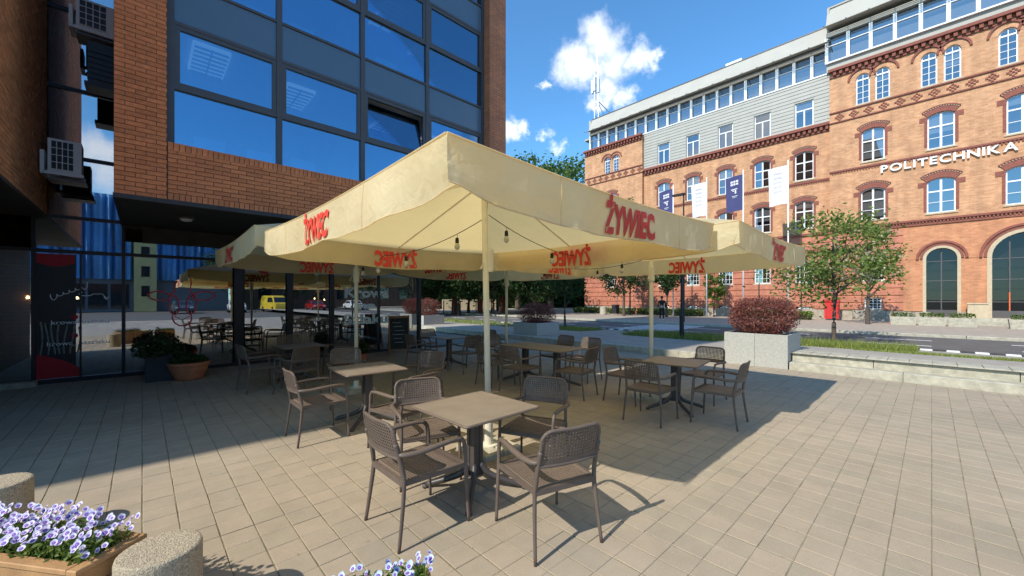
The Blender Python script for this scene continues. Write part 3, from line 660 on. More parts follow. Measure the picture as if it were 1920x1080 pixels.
def pwindow(x, yc, z0, z1, w, rise, kind='cross', hood=True):
    """white window with its own bars and pane; rise = rise of the arched head (z1 is the crown)"""
    key = (round(z1 - z0, 2), w, rise, kind)
    if key not in WCACHE:
        hh = z1 - z0; zs = hh - rise; f = MB(); t = .07
        f.box(.10, .17, -w / 2, -w / 2 + t, 0, zs); f.box(.10, .17, w / 2 - t, w / 2, 0, zs); f.box(.10, .17, -w / 2 + t, w / 2 - t, 0, t)
        if rise > 0:
            A, B = arc_pts(w, rise, 10, -t), arc_pts(w, rise, 10, 0)
            for k in range(10): f.prism([A[k], B[k], B[k + 1], A[k + 1]], lambda a, z, d: (d, a, zs + z), .10, .17)
        else: f.box(.10, .17, -w / 2 + t, w / 2 - t, hh - t, hh)
        if kind == 'cross':
            f.box(.092, .16, -.055, .055, t, hh - .06); f.box(.094, .16, -w / 2 + t, w / 2 - t, hh * .60, hh * .60 + .09)
            f.box(.105, .15, -w / 2 + t, -.055, hh * .30, hh * .30 + .035); f.box(.105, .15, .055, w / 2 - t, hh * .30, hh * .30 + .035)
        elif kind == 'lattice':
            f.box(.094, .16, -w / 2 + t, w / 2 - t, zs - .1, zs); f.box(.10, .15, -.018, .018, t, hh - .05)
            for q in range(1, 4): f.box(.105, .15, -w / 2 + t, w / 2 - t, (zs - .1) * q / 4 - .015, (zs - .1) * q / 4 + .015)
        elif kind == 'tee':
            f.box(.092, .16, -.05, .05, t, hh * .66); f.box(.094, .16, -w / 2 + t, w / 2 - t, hh * .66, hh * .66 + .09)
        elif kind == 'grid':
            for q in range(1, 4): f.box(.10, .15, -w / 2 + w * q / 4 - .015, -w / 2 + w * q / 4 + .015, t, hh - t)
            for q in range(1, 4): f.box(.105, .15, -w / 2 + t, w / 2 - t, hh * q / 4 - .015, hh * q / 4 + .015)
        poly = [(w / 2, 0)] + [(a, zs + z) for a, z in (arc_pts(w, rise, 10) if rise > 0 else arc_pts(w, 0))] + [(-w / 2, 0)]
        g = MB(); g.face([(.135, a, z) for a, z in poly])
        bk = MB(); bk.box(.5, .52, -w / 2 - .2, w / 2 + .2, -.1, hh + .1)
        s_ = MB(); s_.box(-.06, .2, -w / 2 - .1, w / 2 + .1, -.10, -.004)
        WCACHE[key] = (f.mesh('window', M_white), g.mesh('pane', M_winP), s_.mesh('sill', M_sand))
    fm, gm, sm = WCACHE[key]
    o = link('window', fm, PB, (x - PX, yc - 10, z0)); link('pane', gm, o); link('sill', sm, o)
    q = BR.random()
    if q < .6:
        hh = z1 - z0; b_ = MB(); fz = BR.choice((.25, .4, .55, .9)); b_.box(.19, .20, -w / 2 + .03, w / 2 - .03, hh * (1 - fz), hh - rise - .02); b_.build('blind', M_blind, o)
    return o
HCACHE = {}
def hood(x, yc, zs, w, rise, t=.34):
    key = (w, rise, t)
    if key not in HCACHE:
        b_ = MB(); ring(b_, w, rise, -.004, t, -.05, .12, 0, 0, 10); ring(b_, w + .02, rise, t, t + .07, -.10, .05, 0, 0, 10)
        # toothed row under the label course
        A = arc_pts(w, rise, 14, t - .09); b_.box(-.03, .12, -w / 2 - t, -w / 2 + .003, -.30, .02) ; b_.box(-.03, .12, w / 2 - .003, w / 2 + t, -.30, .02)
        jam = MB(); jam.box(-.025, .13, -.074, .074, -2.0, -.30)
        tooth = MB()
        for k in range(15):
            a, z = A[k]; tooth.box(-.085, -.048, a - .035, a + .035, z + .04, z + .085)
        HCACHE[key] = (b_.mesh('hood', M_polred), jam.mesh('jamb', M_polred), tooth.mesh('teeth', M_sand))
    hm, jm, tm = HCACHE[key]
    o = link('window_hood', hm, PB, (x - PX, yc - 10, zs)); link('jamb_trim', jm, o, (0, -w / 2 - .076, 0)); link('jamb_trim', jm, o, (0, w / 2 + .076, 0)); t_ = link('teeth', tm, o); stuff(t_); return o
XR, XM = PX - .35, PX          # projecting ends, recessed middle
YL, YM, YR, YE = 28.43, 21.0, 5.39, -16.0
cols_m = [18.82, 15.88, 12.94, 10.0, 7.06]; cols_r = [2.92, -.42, -3.76, -7.1, -10.4]; cols_l = [24.75]
WW = 1.22
holes_m = []; holes_r = []; holes_l = []
for yc in cols_m:
    holes_m += [(yc - WW / 2, yc + WW / 2, 11.30, 13.58), (yc - WW / 2, yc + WW / 2, 7.36, 9.60), (yc - .60, yc + .60, 3.0, 4.75), (yc - .55, yc + .55, .45, 1.05)]
for k, yc in enumerate(cols_r):
    holes_r += [(yc - .62, yc + .62, 11.74, 14.12), (yc - .65, yc + .65, 7.44, 9.76)]
    pc = yc + .02
    for s_ in (-.53, .53): holes_r.append((pc + s_ - .38, pc + s_ + .38, 16.06, 18.30))
holes_r += [(2.92 - .62, 2.92 + .62, 3.0, 4.9), (2.92 - .45, 2.92 + .45, .95, 1.75), (-1.14, .26, .5, 5.07), (-5.43, -2.57, .5, 5.75)]
for s_ in (-.55, .55): holes_l.append((24.75 + s_ - .36, 24.75 + s_ + .36, 15.95, 17.55 + .25))
holes_l += [(24.75 - WW / 2, 24.75 + WW / 2, 11.30, 13.58), (24.75 - WW / 2, 24.75 + WW / 2, 7.36, 9.60), (24.75 - .6, 24.75 + .6, 3.0, 4.75)]
w = MB(); wall_holes(w, XM, YR, YM, 6.85, 15.2, [h_ for h_ in holes_m if h_[2] > 6]); pbp('middle_wall', w, M_pol)
w = MB(); wall_holes(w, XM, YR, YM, 0, 6.85, [h_ for h_ in holes_m if h_[2] < 6]); pbp('base_wall', w, M_polband)
w = MB(); wall_holes(w, XR, YE, YR, 6.85, 19.0, [h_ for h_ in holes_r if h_[2] > 6])
w.quad((XR, YR, 0), (XM + .3, YR, 0), (XM + .3, YR, 19), (XR, YR, 19)); pbp('right_wall', w, M_pol)
w = MB(); wall_holes(w, XR, YE, YR, .84, 6.85, [h_ for h_ in holes_r if h_[2] < 6], .3); pbp('entrance_wall', w, M_polent)
w = MB(); wall_holes(w, XR, YM, YL, 6.85, 19.0, [h_ for h_ in holes_l if h_[2] > 6]); w.quad((XR, YM, 0), (XM + .3, YM, 0), (XM + .3, YM, 19), (XR, YM, 19)); pbp('left_wall', w, M_pol)
w = MB(); wall_holes(w, XR, YM, YL, 0, 6.85, [h_ for h_ in holes_l if h_[2] < 6]); pbp('left_base_wall', w, M_polband)
w = MB(); w.box(XR + .05, XR + 16, YL - .1, YL, 0, 19); w.box(XR + .6, XR + 16, YE, YL - .1, 18.9, 19.0); w.box(XR + .9, XR + 1.0, YE, YL - .2, 0, 19); pbp('rear_shell', w, mat('rear_shell', (.10, .095, .09), .9))
# windows and hoods
for yc in cols_m:
    for z0, z1 in ((11.30, 13.58), (7.36, 9.60)):
        pwindow(XM, yc, z0, z1, WW, .18); hood(XM, yc, z1 - .18, WW, .18)
    pwindow(XM, yc, 3.0, 4.75, 1.2, 0, 'grid'); pwindow(XM, yc, .45, 1.05, 1.1, .25, 'grid')
for yc in cols_l:
    for z0, z1 in ((11.30, 13.58), (7.36, 9.60)): pwindow(XR, yc, z0, z1, WW, .18); hood(XR, yc, z1 - .18, WW, .18)
    pwindow(XR, yc, 3.0, 4.75, 1.2, 0, 'grid')
    for s_ in (-.55, .55): pwindow(XR, yc + s_, 15.95, 17.80, .72, .36, 'lattice')
    b = MB()
    for s_ in (-.55, .55): ring(b, .72, .36, .0, .14, XR - .02, XR + .1, yc + s_, 17.44); ring(b, .72, .36, .28, .40, XR - .08, XR + .02, yc + s_, 17.44, 12)
    pbp('arch_label', b, M_polred)
for yc in cols_r:
    pwindow(XR, yc, 11.74, 14.12, 1.24, .20); hood(XR, yc, 13.92, 1.24, .20, .38)
    pwindow(XR, yc, 7.44, 9.76, 1.30, .22); hood(XR, yc, 9.54, 1.30, .22, .42)
    b = MB()
    for s_ in (-.53, .53):
        pwindow(XR, yc + .02 + s_, 16.06, 18.30, .76, .38, 'lattice'); ring(b, .76, .38, -.002, .16, XR - .015, XR + .1, yc + .02 + s_, 17.92)
    pbp('arch_ring', b, M_pol)
    b = MB()
    for s_ in (-.53, .53): ring(b, .76, .38, .30, .42, XR - .09, XR + .02, yc + .02 + s_ * 1.12, 17.92, 14)
    pbp('arch_label', b, M_polred)
pwindow(XR, 2.92, 3.0, 4.9, 1.24, 0, 'grid'); pwindow(XR, 2.92, .95, 1.75, .9, 0, 'grid')
# entrance arches
for yc, w_, z0, z1, tr in ((-.44, 1.40, .5, 5.07, .16), (-4.0, 2.86, .5, 5.75, .20)):
    r_ = w_ / 2; zs = z1 - r_
    b = MB(); ring(b, w_, r_, -.003, tr, XR - .06, XR + .3, yc, zs, 20); b.box(XR - .06, XR + .3, yc + r_ - .003, yc + r_ + tr, .5, zs); b.box(XR - .06, XR + .3, yc - r_ - tr, yc - r_ + .003, .5, zs); pbp('stone_surround', b, M_sand)
    for k, (ta, tb, dx) in enumerate(((tr, tr + .13, -.03), (tr + .19, tr + .32, -.08))):
        b = MB(); ring(b, w_, r_, ta + .003, tb, XR + dx - .04, XR + .1, yc, zs, 20); pbp('arch_ring', b, M_polred)
    b = MB(); ring(b, w_, r_, tr + .135, tr + .185, XR - .012, XR + .1, yc, zs, 20); ring(b, w_, r_, tr + .33, tr + .95, XR - .02 - (.008 if w_ > 2 else 0), XR + .1, yc, zs, 20); pbp('voussoirs', b, M_polent)
    poly = [(r_, .5)] + [(a, zs + z) for a, z in arc_pts(w_, r_, 20)] + [(-r_, .5)]
    b = MB(); b.face([(XR + .28, yc + a, z) for a, z in poly]); pn = pbp('glass_door', b, M_winD)
    b = MB()
    for zz in (1.5, 2.9, 4.2):
        if zz < z1 - .3: b.box(XR + .22, XR + .27, yc - r_, yc + r_, zz - .025, zz + .025)
    for yy in ((0,) if w_ < 2 else (-.72, .72)): b.box(XR + .222, XR + .272, yc + yy - .03, yc + yy + .03, .5, z1 - .02 if yy == 0 else zs + .9)
    b.box(XR + .224, XR + .27, yc - r_, yc + r_, .5, .95); pbp('door_frame', b, M_frame, par=pn)
b = MB(); b.box(XR + .215, XR + .27, -3.3, -3.25, .95, 2.1); pbp('door_handle', b, M_cone)
# plinth stones
yy = YE
while yy < YL - .2:
    L_ = random.uniform(.7, 1.2)
    xw = XR if (yy < YR or yy > YM) else XM
    skip = (-1.35 < yy + L_ / 2 < .45) or (-5.7 < yy + L_ / 2 < -2.3)
    if not skip:
        b = MB(); b.box(xw - random.uniform(.07, .1), xw + .05, yy + .01, min(yy + L_ - .01, YL), .0, random.choice((.84, .80, .87))); pbp('plinth_stone', b, M_plinth)
    yy += L_
# rusticated courses on the ground floor
def solid_spans(y0, y1, holes, za, zb, pad=.0):
    sp = [(y0, y1)]
    for a, c, e, f in holes:
        if e < zb and f > za:
            n_ = []
            for s0, s1 in sp:
                if c <= s0 or a >= s1: n_.append((s0, s1)); continue
                if a - pad > s0: n_.append((s0, a - pad))
                if c + pad < s1: n_.append((c + pad, s1))
            sp = n_
    return sp
for y0, y1, x, hl in ((YR, YM, XM, holes_m), (YM, YL, XR, holes_l), (1.35, YR, XR, holes_r)):
    z = .92
    while z < 6.3:
        for s0, s1 in solid_spans(y0, y1, hl, z, z + .44, .04):
            b = MB(); b.box(x - .06, x + .02, s0 + .002, s1 - .002, z, z + .42); pbp('rustic_course', b, M_polband)
        z += .52
# string courses, dentils, diamond band
def course(name, x, y0, y1, z0, z1, proj, m): b_ = MB(); b_.box(x - proj, x + .02, y0, y1, z0, z1); return pbp(name, b_, m)
def dentils(x, y0, y1, z0, z1, proj, pitch, m):
    b_ = MB(); y = y0 + pitch * .25
    while y < y1 - pitch * .5: b_.box(x - proj, x + .02, y, y + pitch * .5, z0, z1); y += pitch
    o = pbp('dentils', b_, m); stuff(o); return o
for y0, y1, x, wz in ((YE, YR, XR, 0), (YM, YL, XR, 0)):
    course('cornice', x, y0 - .05, y1 + .05, 19.0, 19.2, .35, M_polred); dentils(x, y0, y1, 18.72, 18.99, .26, .36, M_polred); course('cornice_base', x, y0, y1, 18.60, 18.70, .10, M_polred)
    course('string_course', x, y0, y1, 15.86, 15.95, .10, M_polred); course('string_course', x, y0, y1, 15.10, 15.18, .09, M_polred)
    b = MB(); y = y0 + .3
    while y < y1 - .3:
        for q, (da, db) in enumerate(((.17, .06), (.06, .17))): pass
        for (ya, za) in ((0, .22), (0, -.22), (.22, 0), (-.22, 0)): b.box(x - .05, x + .01, y + ya - .06, y + ya + .06, 15.5 + za - .055, 15.5 + za + .055)
        b.box(x - .05, x + .01, y - .06, y + .06, 15.5 - .05, 15.5 + .05)
        for (ya, za) in ((.11, .11), (-.11, .11), (.11, -.11), (-.11, -.11)): b.box(x - .05, x + .01, y + ya - .05, y + ya + .05, 15.5 + za - .05, 15.5 + za + .05)
        y += .82
    stuff(pbp('diamond_band', b, M_polred)); course('string_course', x, y0, y1, 11.32, 11.44, .10, M_polred); dentils(x, y0, y1, 11.18, 11.315, .07, .16, M_polred)
    course('string_course', x, y0, y1, 6.95, 7.08, .16, M_polred); course('string_course', x, y0, y1, 6.68, 6.78, .09, M_polred); dentils(x, y0, y1, 6.80, 6.94, .12, .16, M_polred)
course('cornice', XM, YR, YM, 15.2, 15.42, .34, M_polred); dentils(XM, YR, YM, 14.9, 15.19, .25, .36, M_polred); course('cornice_base', XM, YR, YM, 14.78, 14.88, .10, M_polred)
course('string_course', XM, YR, YM, 10.98, 11.12, .09, M_polred); dentils(XM, YR, YM, 10.86, 10.975, .07, .16, M_polred); course('string_course', XM, YR, YM, 6.75, 6.92, .14, M_polred)
# grey boarded storey with its windows
holes_s = [(yc - .62, yc + .62, 15.55, 17.62) for yc in cols_m]
w = MB(); wall_holes(w, XM - .02, YR, YM, 15.42, 19.2, holes_s, .2); pbp('grey_wall', w, M_siding)
z = 15.46
while z < 19.0:
    for s0, s1 in solid_spans(YR, YM, holes_s, z, z + .28, .05):
        b = MB(); i0 = len(b.v); b.box(XM - .06, XM - .021, s0 + .01, s1 - .01, z, z + .265)
        b.v[i0:i0 + 8] = [(vx + (.03 if (vz > z + .1 and vx < XM - .05) else 0), vy, vz) for vx, vy, vz in b.v[i0:i0 + 8]]
        pbp('siding_board', b, M_siding)
    z += .29
for yc in cols_m: pwindow(XM - .02, yc, 15.58, 17.60, 1.20, 0, 'tee')
# glazed top storey: posts, panes, eaves louvre and cream fascia
def top_storey(x, y0, y1, z0, z1, n, zf, zt):
    course('window_sill', x + .2, y0, y1, z0 - .08, z0 + .02, .30, M_white)
    for k in range(n + 1):
        y = y0 + (y1 - y0) * k / n; b_ = MB(); b_.box(x + .1, x + .35, y - .10, y + .10, z0 + .02, z1); pbp('window_post', b_, M_white)
        if k < n:
            yb = y + (y1 - y0) / n; b_ = MB(); b_.face([(x + .28, y + .1, z0 + .02), (x + .28, yb - .1, z0 + .02), (x + .28, yb - .1, z1), (x + .28, y + .1, z1)]); pn_ = pbp('strip_window', b_, M_winP)
            b_ = MB(); b_.box(x + .2, x + .3, y + .1, yb - .1, z0 + (z1 - z0) * .66, z0 + (z1 - z0) * .66 + .07); pbp('window_bar', b_, M_white, par=pn_)
    b_ = MB(); b_.box(x + .5, x + .6, y0, y1, z0, z1); pbp('blind', b_, M_room)
    b_ = MB(); b_.box(x + .05, x + .5, y0, y1, z1, z1 + .35); pbp('head_beam', b_, M_siding)
    b_ = MB(); b_.prism([(x - .25, zf), (x + .55, zt), (x + 1.2, zt), (x + .6, zf)], lambda a, z_, d: (a, d, z_), y0, y1); pbp('fascia', b_, M_fascia)
    b_ = MB(); b_.box(x + .5, x + .62, y0 - .02, y1 + .02, zt, zt + .08); pbp('roof_edge', b_, M_frame)
    b_ = MB()
    for k in range(9): b_.box(x - .30 - .09 * k, x - .27 - .09 * k, y0, y1, zf - .06 - .035 * k, zf - .02 - .035 * k)
    stuff(pbp('sun_louvre', b_, M_siding))
    for k in range(n + 1):
        y = y0 + (y1 - y0) * k / n; b_ = MB(); b_.bar((x - .1, y, zf + .12), (x - 1.1, y, zf - .34), .05, .07); pbp('louvre_bracket', b_, M_frame)
top_storey(XM, YR, 28.0, 19.25, 21.15, 19, 21.6, 23.2)
top_storey(XR, YE, YR + .2, 19.9, 21.9, 17, 22.6, 24.4)
b = MB(); b.box(XR + .4, XR + 16, YE, YR + .2, 24.3, 24.4); b.box(XR + .3, XR + 16, YR + .05, YR + .2, 19.2, 24.3); b.box(XR + .1, XR + .4, YE, YR + .2, 19.2, 19.85); pbp('roof_block', b, M_fascia)
b = MB(); b.box(XM + 1.2, XM + 16, YR, 28.3, 23.1, 23.2); b.box(XM + .3, XM + 16, 28.0, 28.3, 19.2, 23.1); b.box(XM + .7, XM + 16, YR + .2, 28, 19.2, 19.3); pbp('roof', b, M_fascia)
b = MB(); b.box(XM + .4, XM + 3, 28.0, 29.0, 20.9, 21.1); pbp('eaves', b, M_fascia)
b = MB(); b.box(XM + 2, XM + 3, 12.2, 13.6, 23.2, 24.3); pbp('roof_vent', b, M_white)
# letters on the front
lt = thing('facade_lettering', 'white raised letters POLITECHNIKA on the orange brick front', 'sign', (XR - .1, -.7, 10.6))
xs_ = [2.48 - .585 * k for k in range(12)]
lw_ = {'I': .45}
yy = 2.50
for ch in 'POLITECHNIKA':
    me = text_mesh(ch, .72, M_white, 1.10, .016, .05)
    vx = [v.co.x for v in me.vertices]; wd = max(vx) - min(vx); me.transform(Matrix.Translation((-min(vx), 0, 0)))
    o = link('letter', me, lt); o.matrix_local = basis((0, -1, 0), (0, 0, 1), (0, yy + .7, .10)); yy -= wd + .092
# entrance landing
b = MB(); b.box(33.8, XR, -8, 1.2, .05, .32); ls = tag(link('entrance_landing', None, None, (36, -3, 0)), 'low stone landing before the arched university doors', 'landing')
b2 = MB(); b2.cbox(36.2, XR, -8, 1.2, .1, .30, .02); b2.build('lower_slab', M_stone, ls, off=(36, -3, 0)); b2 = MB(); b2.cbox(37.0, XR, -7.6, .9, .28, .5, .02); b2.build('upper_slab', M_stone, ls, off=(36, -3, 0))
# antenna mast on the roof
mt = thing('antenna_mast', 'grey lattice antenna mast standing on the far roof corner', 'antenna', (42, 29.0, 22.5))
b = MB()
for k in range(3):
    a = 2 * math.pi * k / 3; b.tube([(.35 * math.cos(a), .35 * math.sin(a), -3.5), (.3 * math.cos(a), .3 * math.sin(a), 8.6)], .05, 5)
b.build('mast_legs', M_steel, mt); b = MB()
for k in range(14):
    for j in range(3):
        a, a2 = 2 * math.pi * j / 3, 2 * math.pi * (j + 1) / 3; b.bar((.33 * math.cos(a), .33 * math.sin(a), -3 + .8 * k), (.33 * math.cos(a2), .33 * math.sin(a2), -2.2 + .8 * k), .03)
b.build('lattice', M_steel, mt)
for yy_, zz in ((.45, 5.2), (-.45, 5.0), (.1, 5.4)):
    b = MB(); b.box(-.5, -.25, yy_ - .14, yy_ + .14, zz, zz + 1.7); b.build('antenna_panel', M_desk, mt)
b = MB(); b.tube([(0, 0, 8.5), (0, 0, 10.2)], .04, 5); b.tube([(.1, -.1, 4.2), (1.2, -2.9, .5)], .06, 5); b.tube([(.1, -.1, 4), (.6, -1.5, .2)], .05, 5); b.build('stay', M_steel, mt)
# ------------------------------------------------------------------ parasols
def strut_tube(p, q, r, n=6): bb = MB(); bb.tube([p, q], r, n); return bb
def parasol(loc, x0, x1, y0, y1, H, label, lean, seed):
    """square market parasol; x0..y1 = canopy edges in world, H = edge height"""
    rs = random.Random(seed)
    t = thing('market_parasol', label, 'parasol', loc, 0, 'cream market parasols'); L = Vector(loc)
    cx, cy = loc[0], loc[1]; apex = H + .62
    X0, X1, Y0, Y1 = x0 - cx, x1 - cx, y0 - cy, y1 - cy
    N = 14
    def edge_z(s): return H - .045 * math.sin(math.pi * s)          # edge sags between corners
    b = MB(); corners = [(X0, Y0), (X1, Y0), (X1, Y1), (X0, Y1)]
    vidx = []
    for k in range(4):
        a, c = Vector(corners[k]), Vector(corners[(k + 1) % 4])
        for i in range(N):
            for j in range(N):
                pts = []
                for (ii, jj) in ((i, j), (i + 1, j), (i + 1, j + 1), (i, j + 1)):
                    s, rr = ii / N, jj / N; e = a.lerp(c, s) * rr
                    z = apex + (edge_z(s) - apex) * rr - .035 * math.sin(math.pi * s) * math.sin(math.pi * rr) + .0
                    pts.append((e.x, e.y, z))
                b.face(pts if j else [pts[0], pts[2], pts[3]])
    me = b.mesh('canopy', M_fab, True); cn = link('canopy', me, t)
    # valance: one cloth strip a side
    names = []
    for k in range(4):
        a, c = Vector(corners[k]), Vector(corners[(k + 1) % 4]); d = (c - a).normalized(); nrm = Vector((d.y, -d.x))
        b = MB(); n1, n2 = 44, 7; grid = []; ph = rs.uniform(0, 6)
        for i in range(n1 + 1):
            s = i / n1; row = []
            ce = min(s, 1 - s) * (c - a).length           # distance from nearest corner
            drop = .30 - .06 * math.exp(-(ce / .16) ** 2)
            for j in range(n2 + 1):
                q = j / n2; p = a.lerp(c, s)
                wob = (.022 * math.sin(9 * s + ph) + .014 * math.sin(21 * s + 2 * ph) + .008 * math.sin(47 * s)) * q ** 1.2 - .03 * q * math.exp(-(ce / .25) ** 2)
                bul = .004 * math.sin(math.pi * q) + .016 * mnoise.noise(Vector((s * 9 + ph, q * 1.6 + s * 5, seed))) * q + .006 * mnoise.noise(Vector((s * 34, q * 5 + s * 12, seed + 3))) * q
                p2 = p + nrm * (.004 + wob + bul); row.append((p2.x, p2.y, edge_z(s) - drop * q + (.01 * math.sin(13 * s + ph) * q)))
            grid.append(row)
        for i in range(n1):
            for j in range(n2): b.face([grid[i][j], grid[i + 1][j], grid[i + 1][j + 1], grid[i][j + 1]])
        va = b.build('valance', M_fab, t, True)
        for si in (11, 33):
            hb = MB(); hb.tube([Vector(q_) + Vector((nrm.x, nrm.y, 0)) * .002 for q_ in grid[si]], .003, 4); hb.build('seam', M_fab, va)
        hb = MB(); hb.tube([grid[i][n2] for i in range(n1 + 1)], .0045, 5); hb.build('hem', M_fab, va); hb = MB(); hb.tube([grid[i][0] for i in range(n1 + 1)], .006, 5); hb.build('edge_seam', M_fab, va)
        # red word printed right through the cloth
        for inside in (0, 1):
            me = text_mesh('ŻYWIEC', .285, M_red, 1, .013)
            vx = [v.co.x for v in me.vertices]; me.transform(Matrix.Diagonal((.68 / (max(vx) - min(vx)), 1, 1, 1)))
            s0 = .5; bm = bmesh.new(); bm.from_mesh(me)
            for q in range(1, 9): bmesh.ops.bisect_plane(bm, geom=bm.verts[:] + bm.edges[:] + bm.faces[:], plane_co=(0, .032 * q, 0), plane_no=(0, 1, 0))
            for q in range(-4, 5): bmesh.ops.bisect_plane(bm, geom=bm.verts[:] + bm.edges[:] + bm.faces[:], plane_co=(.0875 * q, 0, 0), plane_no=(1, 0, 0))
            bm.to_mesh(me); bm.free()
            for v in me.vertices:
                s = s0 + (v.co.x / (c - a).length)
                q = max(0, min(1, (.268 - v.co.y) / .30)); i = s * n1; i0 = int(i); fr = i - i0
                j = q * n2; j0 = min(int(j), n2 - 1); fj = j - j0
                P = [Vector(grid[i0][j0]), Vector(grid[i0 + 1][j0]), Vector(grid[i0][j0 + 1]), Vector(grid[i0 + 1][j0 + 1])]
                p = (P[0] * (1 - fr) + P[1] * fr) * (1 - fj) + (P[2] * (1 - fr) + P[3] * fr) * fj
                v.co = p + Vector((nrm.x, nrm.y, 0)) * (-.011 if inside else .011)
            link('lettering', me, va)
    # pole, ribs, hub, runner handles, base
    b = MB(); b.tube([(0, 0, .07), (-lean, 0, apex - .03)], .034, 12); b.build('pole', M_pole, t, True)
    b = MB(); b.lathe([(.03, apex - .01), (.06, apex), (.05, apex + .06), (.02, apex + .10), (.004, apex + .12)], 12); b.build('finial', M_pole, t, True)
    for k in range(4):
        e = Vector(corners[k]); b = MB(); b.bar((0, 0, apex - .07), (e.x * .985, e.y * .985, H - .012), .012, .018); b.build('rib', M_pole, t)
        m_ = (Vector(corners[k]) + Vector(corners[(k + 1) % 4])) / 2; b = MB(); b.bar((0, 0, apex - .07), (m_.x * .985, m_.y * .985, H - .055), .012, .016); b.build('rib', M_pole, t)
    b = MB(); b.lathe([(.045, apex - .16), (.07, apex - .14), (.07, apex - .06), (.045, apex - .05)], 12); b.build('hub', M_pole, t)
    for sgn in (-1, 1):
        b = MB(); b.tube([(.03 * sgn, 0, 2.20), (.115 * sgn, 0, 2.03), (.02 * sgn, 0, 2.03)], .009, 5, closed=True); b.build('handle', M_pole, t)
    b = MB(); b.lathe([(.05, 2.0), (.055, 2.02), (.055, 2.24), (.05, 2.26)], 12); b.build('runner', M_pole, t)
    b = MB()
    for sx_, sy2 in ((-1, -1), (1, -1), (1, 1), (-1, 1)):
        b.cbox(min(0.01 * sx_, .26 * sx_), max(.01 * sx_, .26 * sx_), min(.01 * sy2, .26 * sy2), max(.01 * sy2, .26 * sy2), 0, .055, .012)
    b.build('base_slabs', M_stone, t)
    b = MB(); b.lathe([(.10, .05), (.10, .065), (.05, .07), (.045, .40), (.036, .41)], 14); b.build('socket', M_pole, t)
    return t
parasol((2.85, 3.42, 0), 1.07, 4.46, 1.60, 5.46, 2.50, 'nearest big cream parasol shading the front tables', .07, 1)
parasol((6.38, 3.30, 0), 4.55, 7.66, 1.38, 5.10, 2.52, 'cream parasol on the right beside the granite planter with purple bush', .0, 2)
parasol((2.89, 7.30, 0), .98, 4.52, 5.55, 9.05, 2.58, 'cream parasol at left close to the shop windows', .0, 3)
parasol((6.57, 7.20, 0), 4.62, 8.2, 5.30, 9.1, 2.56, 'cream parasol furthest back, over the rear tables', .0, 4)

# ------------------------------------------------------------------ chairs
def perf(bld, nu, nv, fn, keep, hole=.5, th=.006):
    """perforated sheet: fn(u,v)->(point, normal)"""
    for i in range(nu):
        for j in range(nv):
            if not keep((i + .5) / nu, (j + .5) / nv): continue
            u0, u1, v0, v1 = i / nu, (i + 1) / nu, j / nv, (j + 1) / nv
            um, vm_ = (u0 + u1) / 2, (v0 + v1) / 2; du, dv = (u1 - u0) * hole / 2, (v1 - v0) * hole / 2
            O = [(u0, v0), (u1, v0), (u1, v1), (u0, v1)]; I = [(um - du, vm_ - dv), (um + du, vm_ - dv), (um + du, vm_ + dv), (um - du, vm_ + dv)]
            base = len(bld.v)
            for (a, c) in O + I:
                p, n_ = fn(a, c); bld.v.append(tuple(p + n_ * th / 2))
            for (a, c) in O + I:
                p, n_ = fn(a, c); bld.v.append(tuple(p - n_ * th / 2))
            for k in range(4):
                k2 = (k + 1) % 4
                for f in ((base + k, base + k2, base + 4 + k2, base + 4 + k), (base + 8 + k, base + 12 + k, base + 12 + k2, base + 8 + k2), (base + 4 + k, base + 4 + k2, base + 12 + k2, base + 12 + k)):
                    bld.f.append(f); bld.m.append(0)
def smooth_path(pts, n=6):
    """Catmull-Rom through points"""
    P = [Vector(p) for p in pts]; out = []
    for i in range(len(P) - 1):
        p0, p1, p2, p3 = P[max(i - 1, 0)], P[i], P[i + 1], P[min(i + 2, len(P) - 1)]
        for k in range(n):
            t = k / n; out.append(.5 * ((2 * p1) + (-p0 + p2) * t + (2 * p0 - 5 * p1 + 4 * p2 - p3) * t * t + (-p0 + 3 * p1 - 3 * p2 + p3) * t ** 3))
    out.append(P[-1]); return out
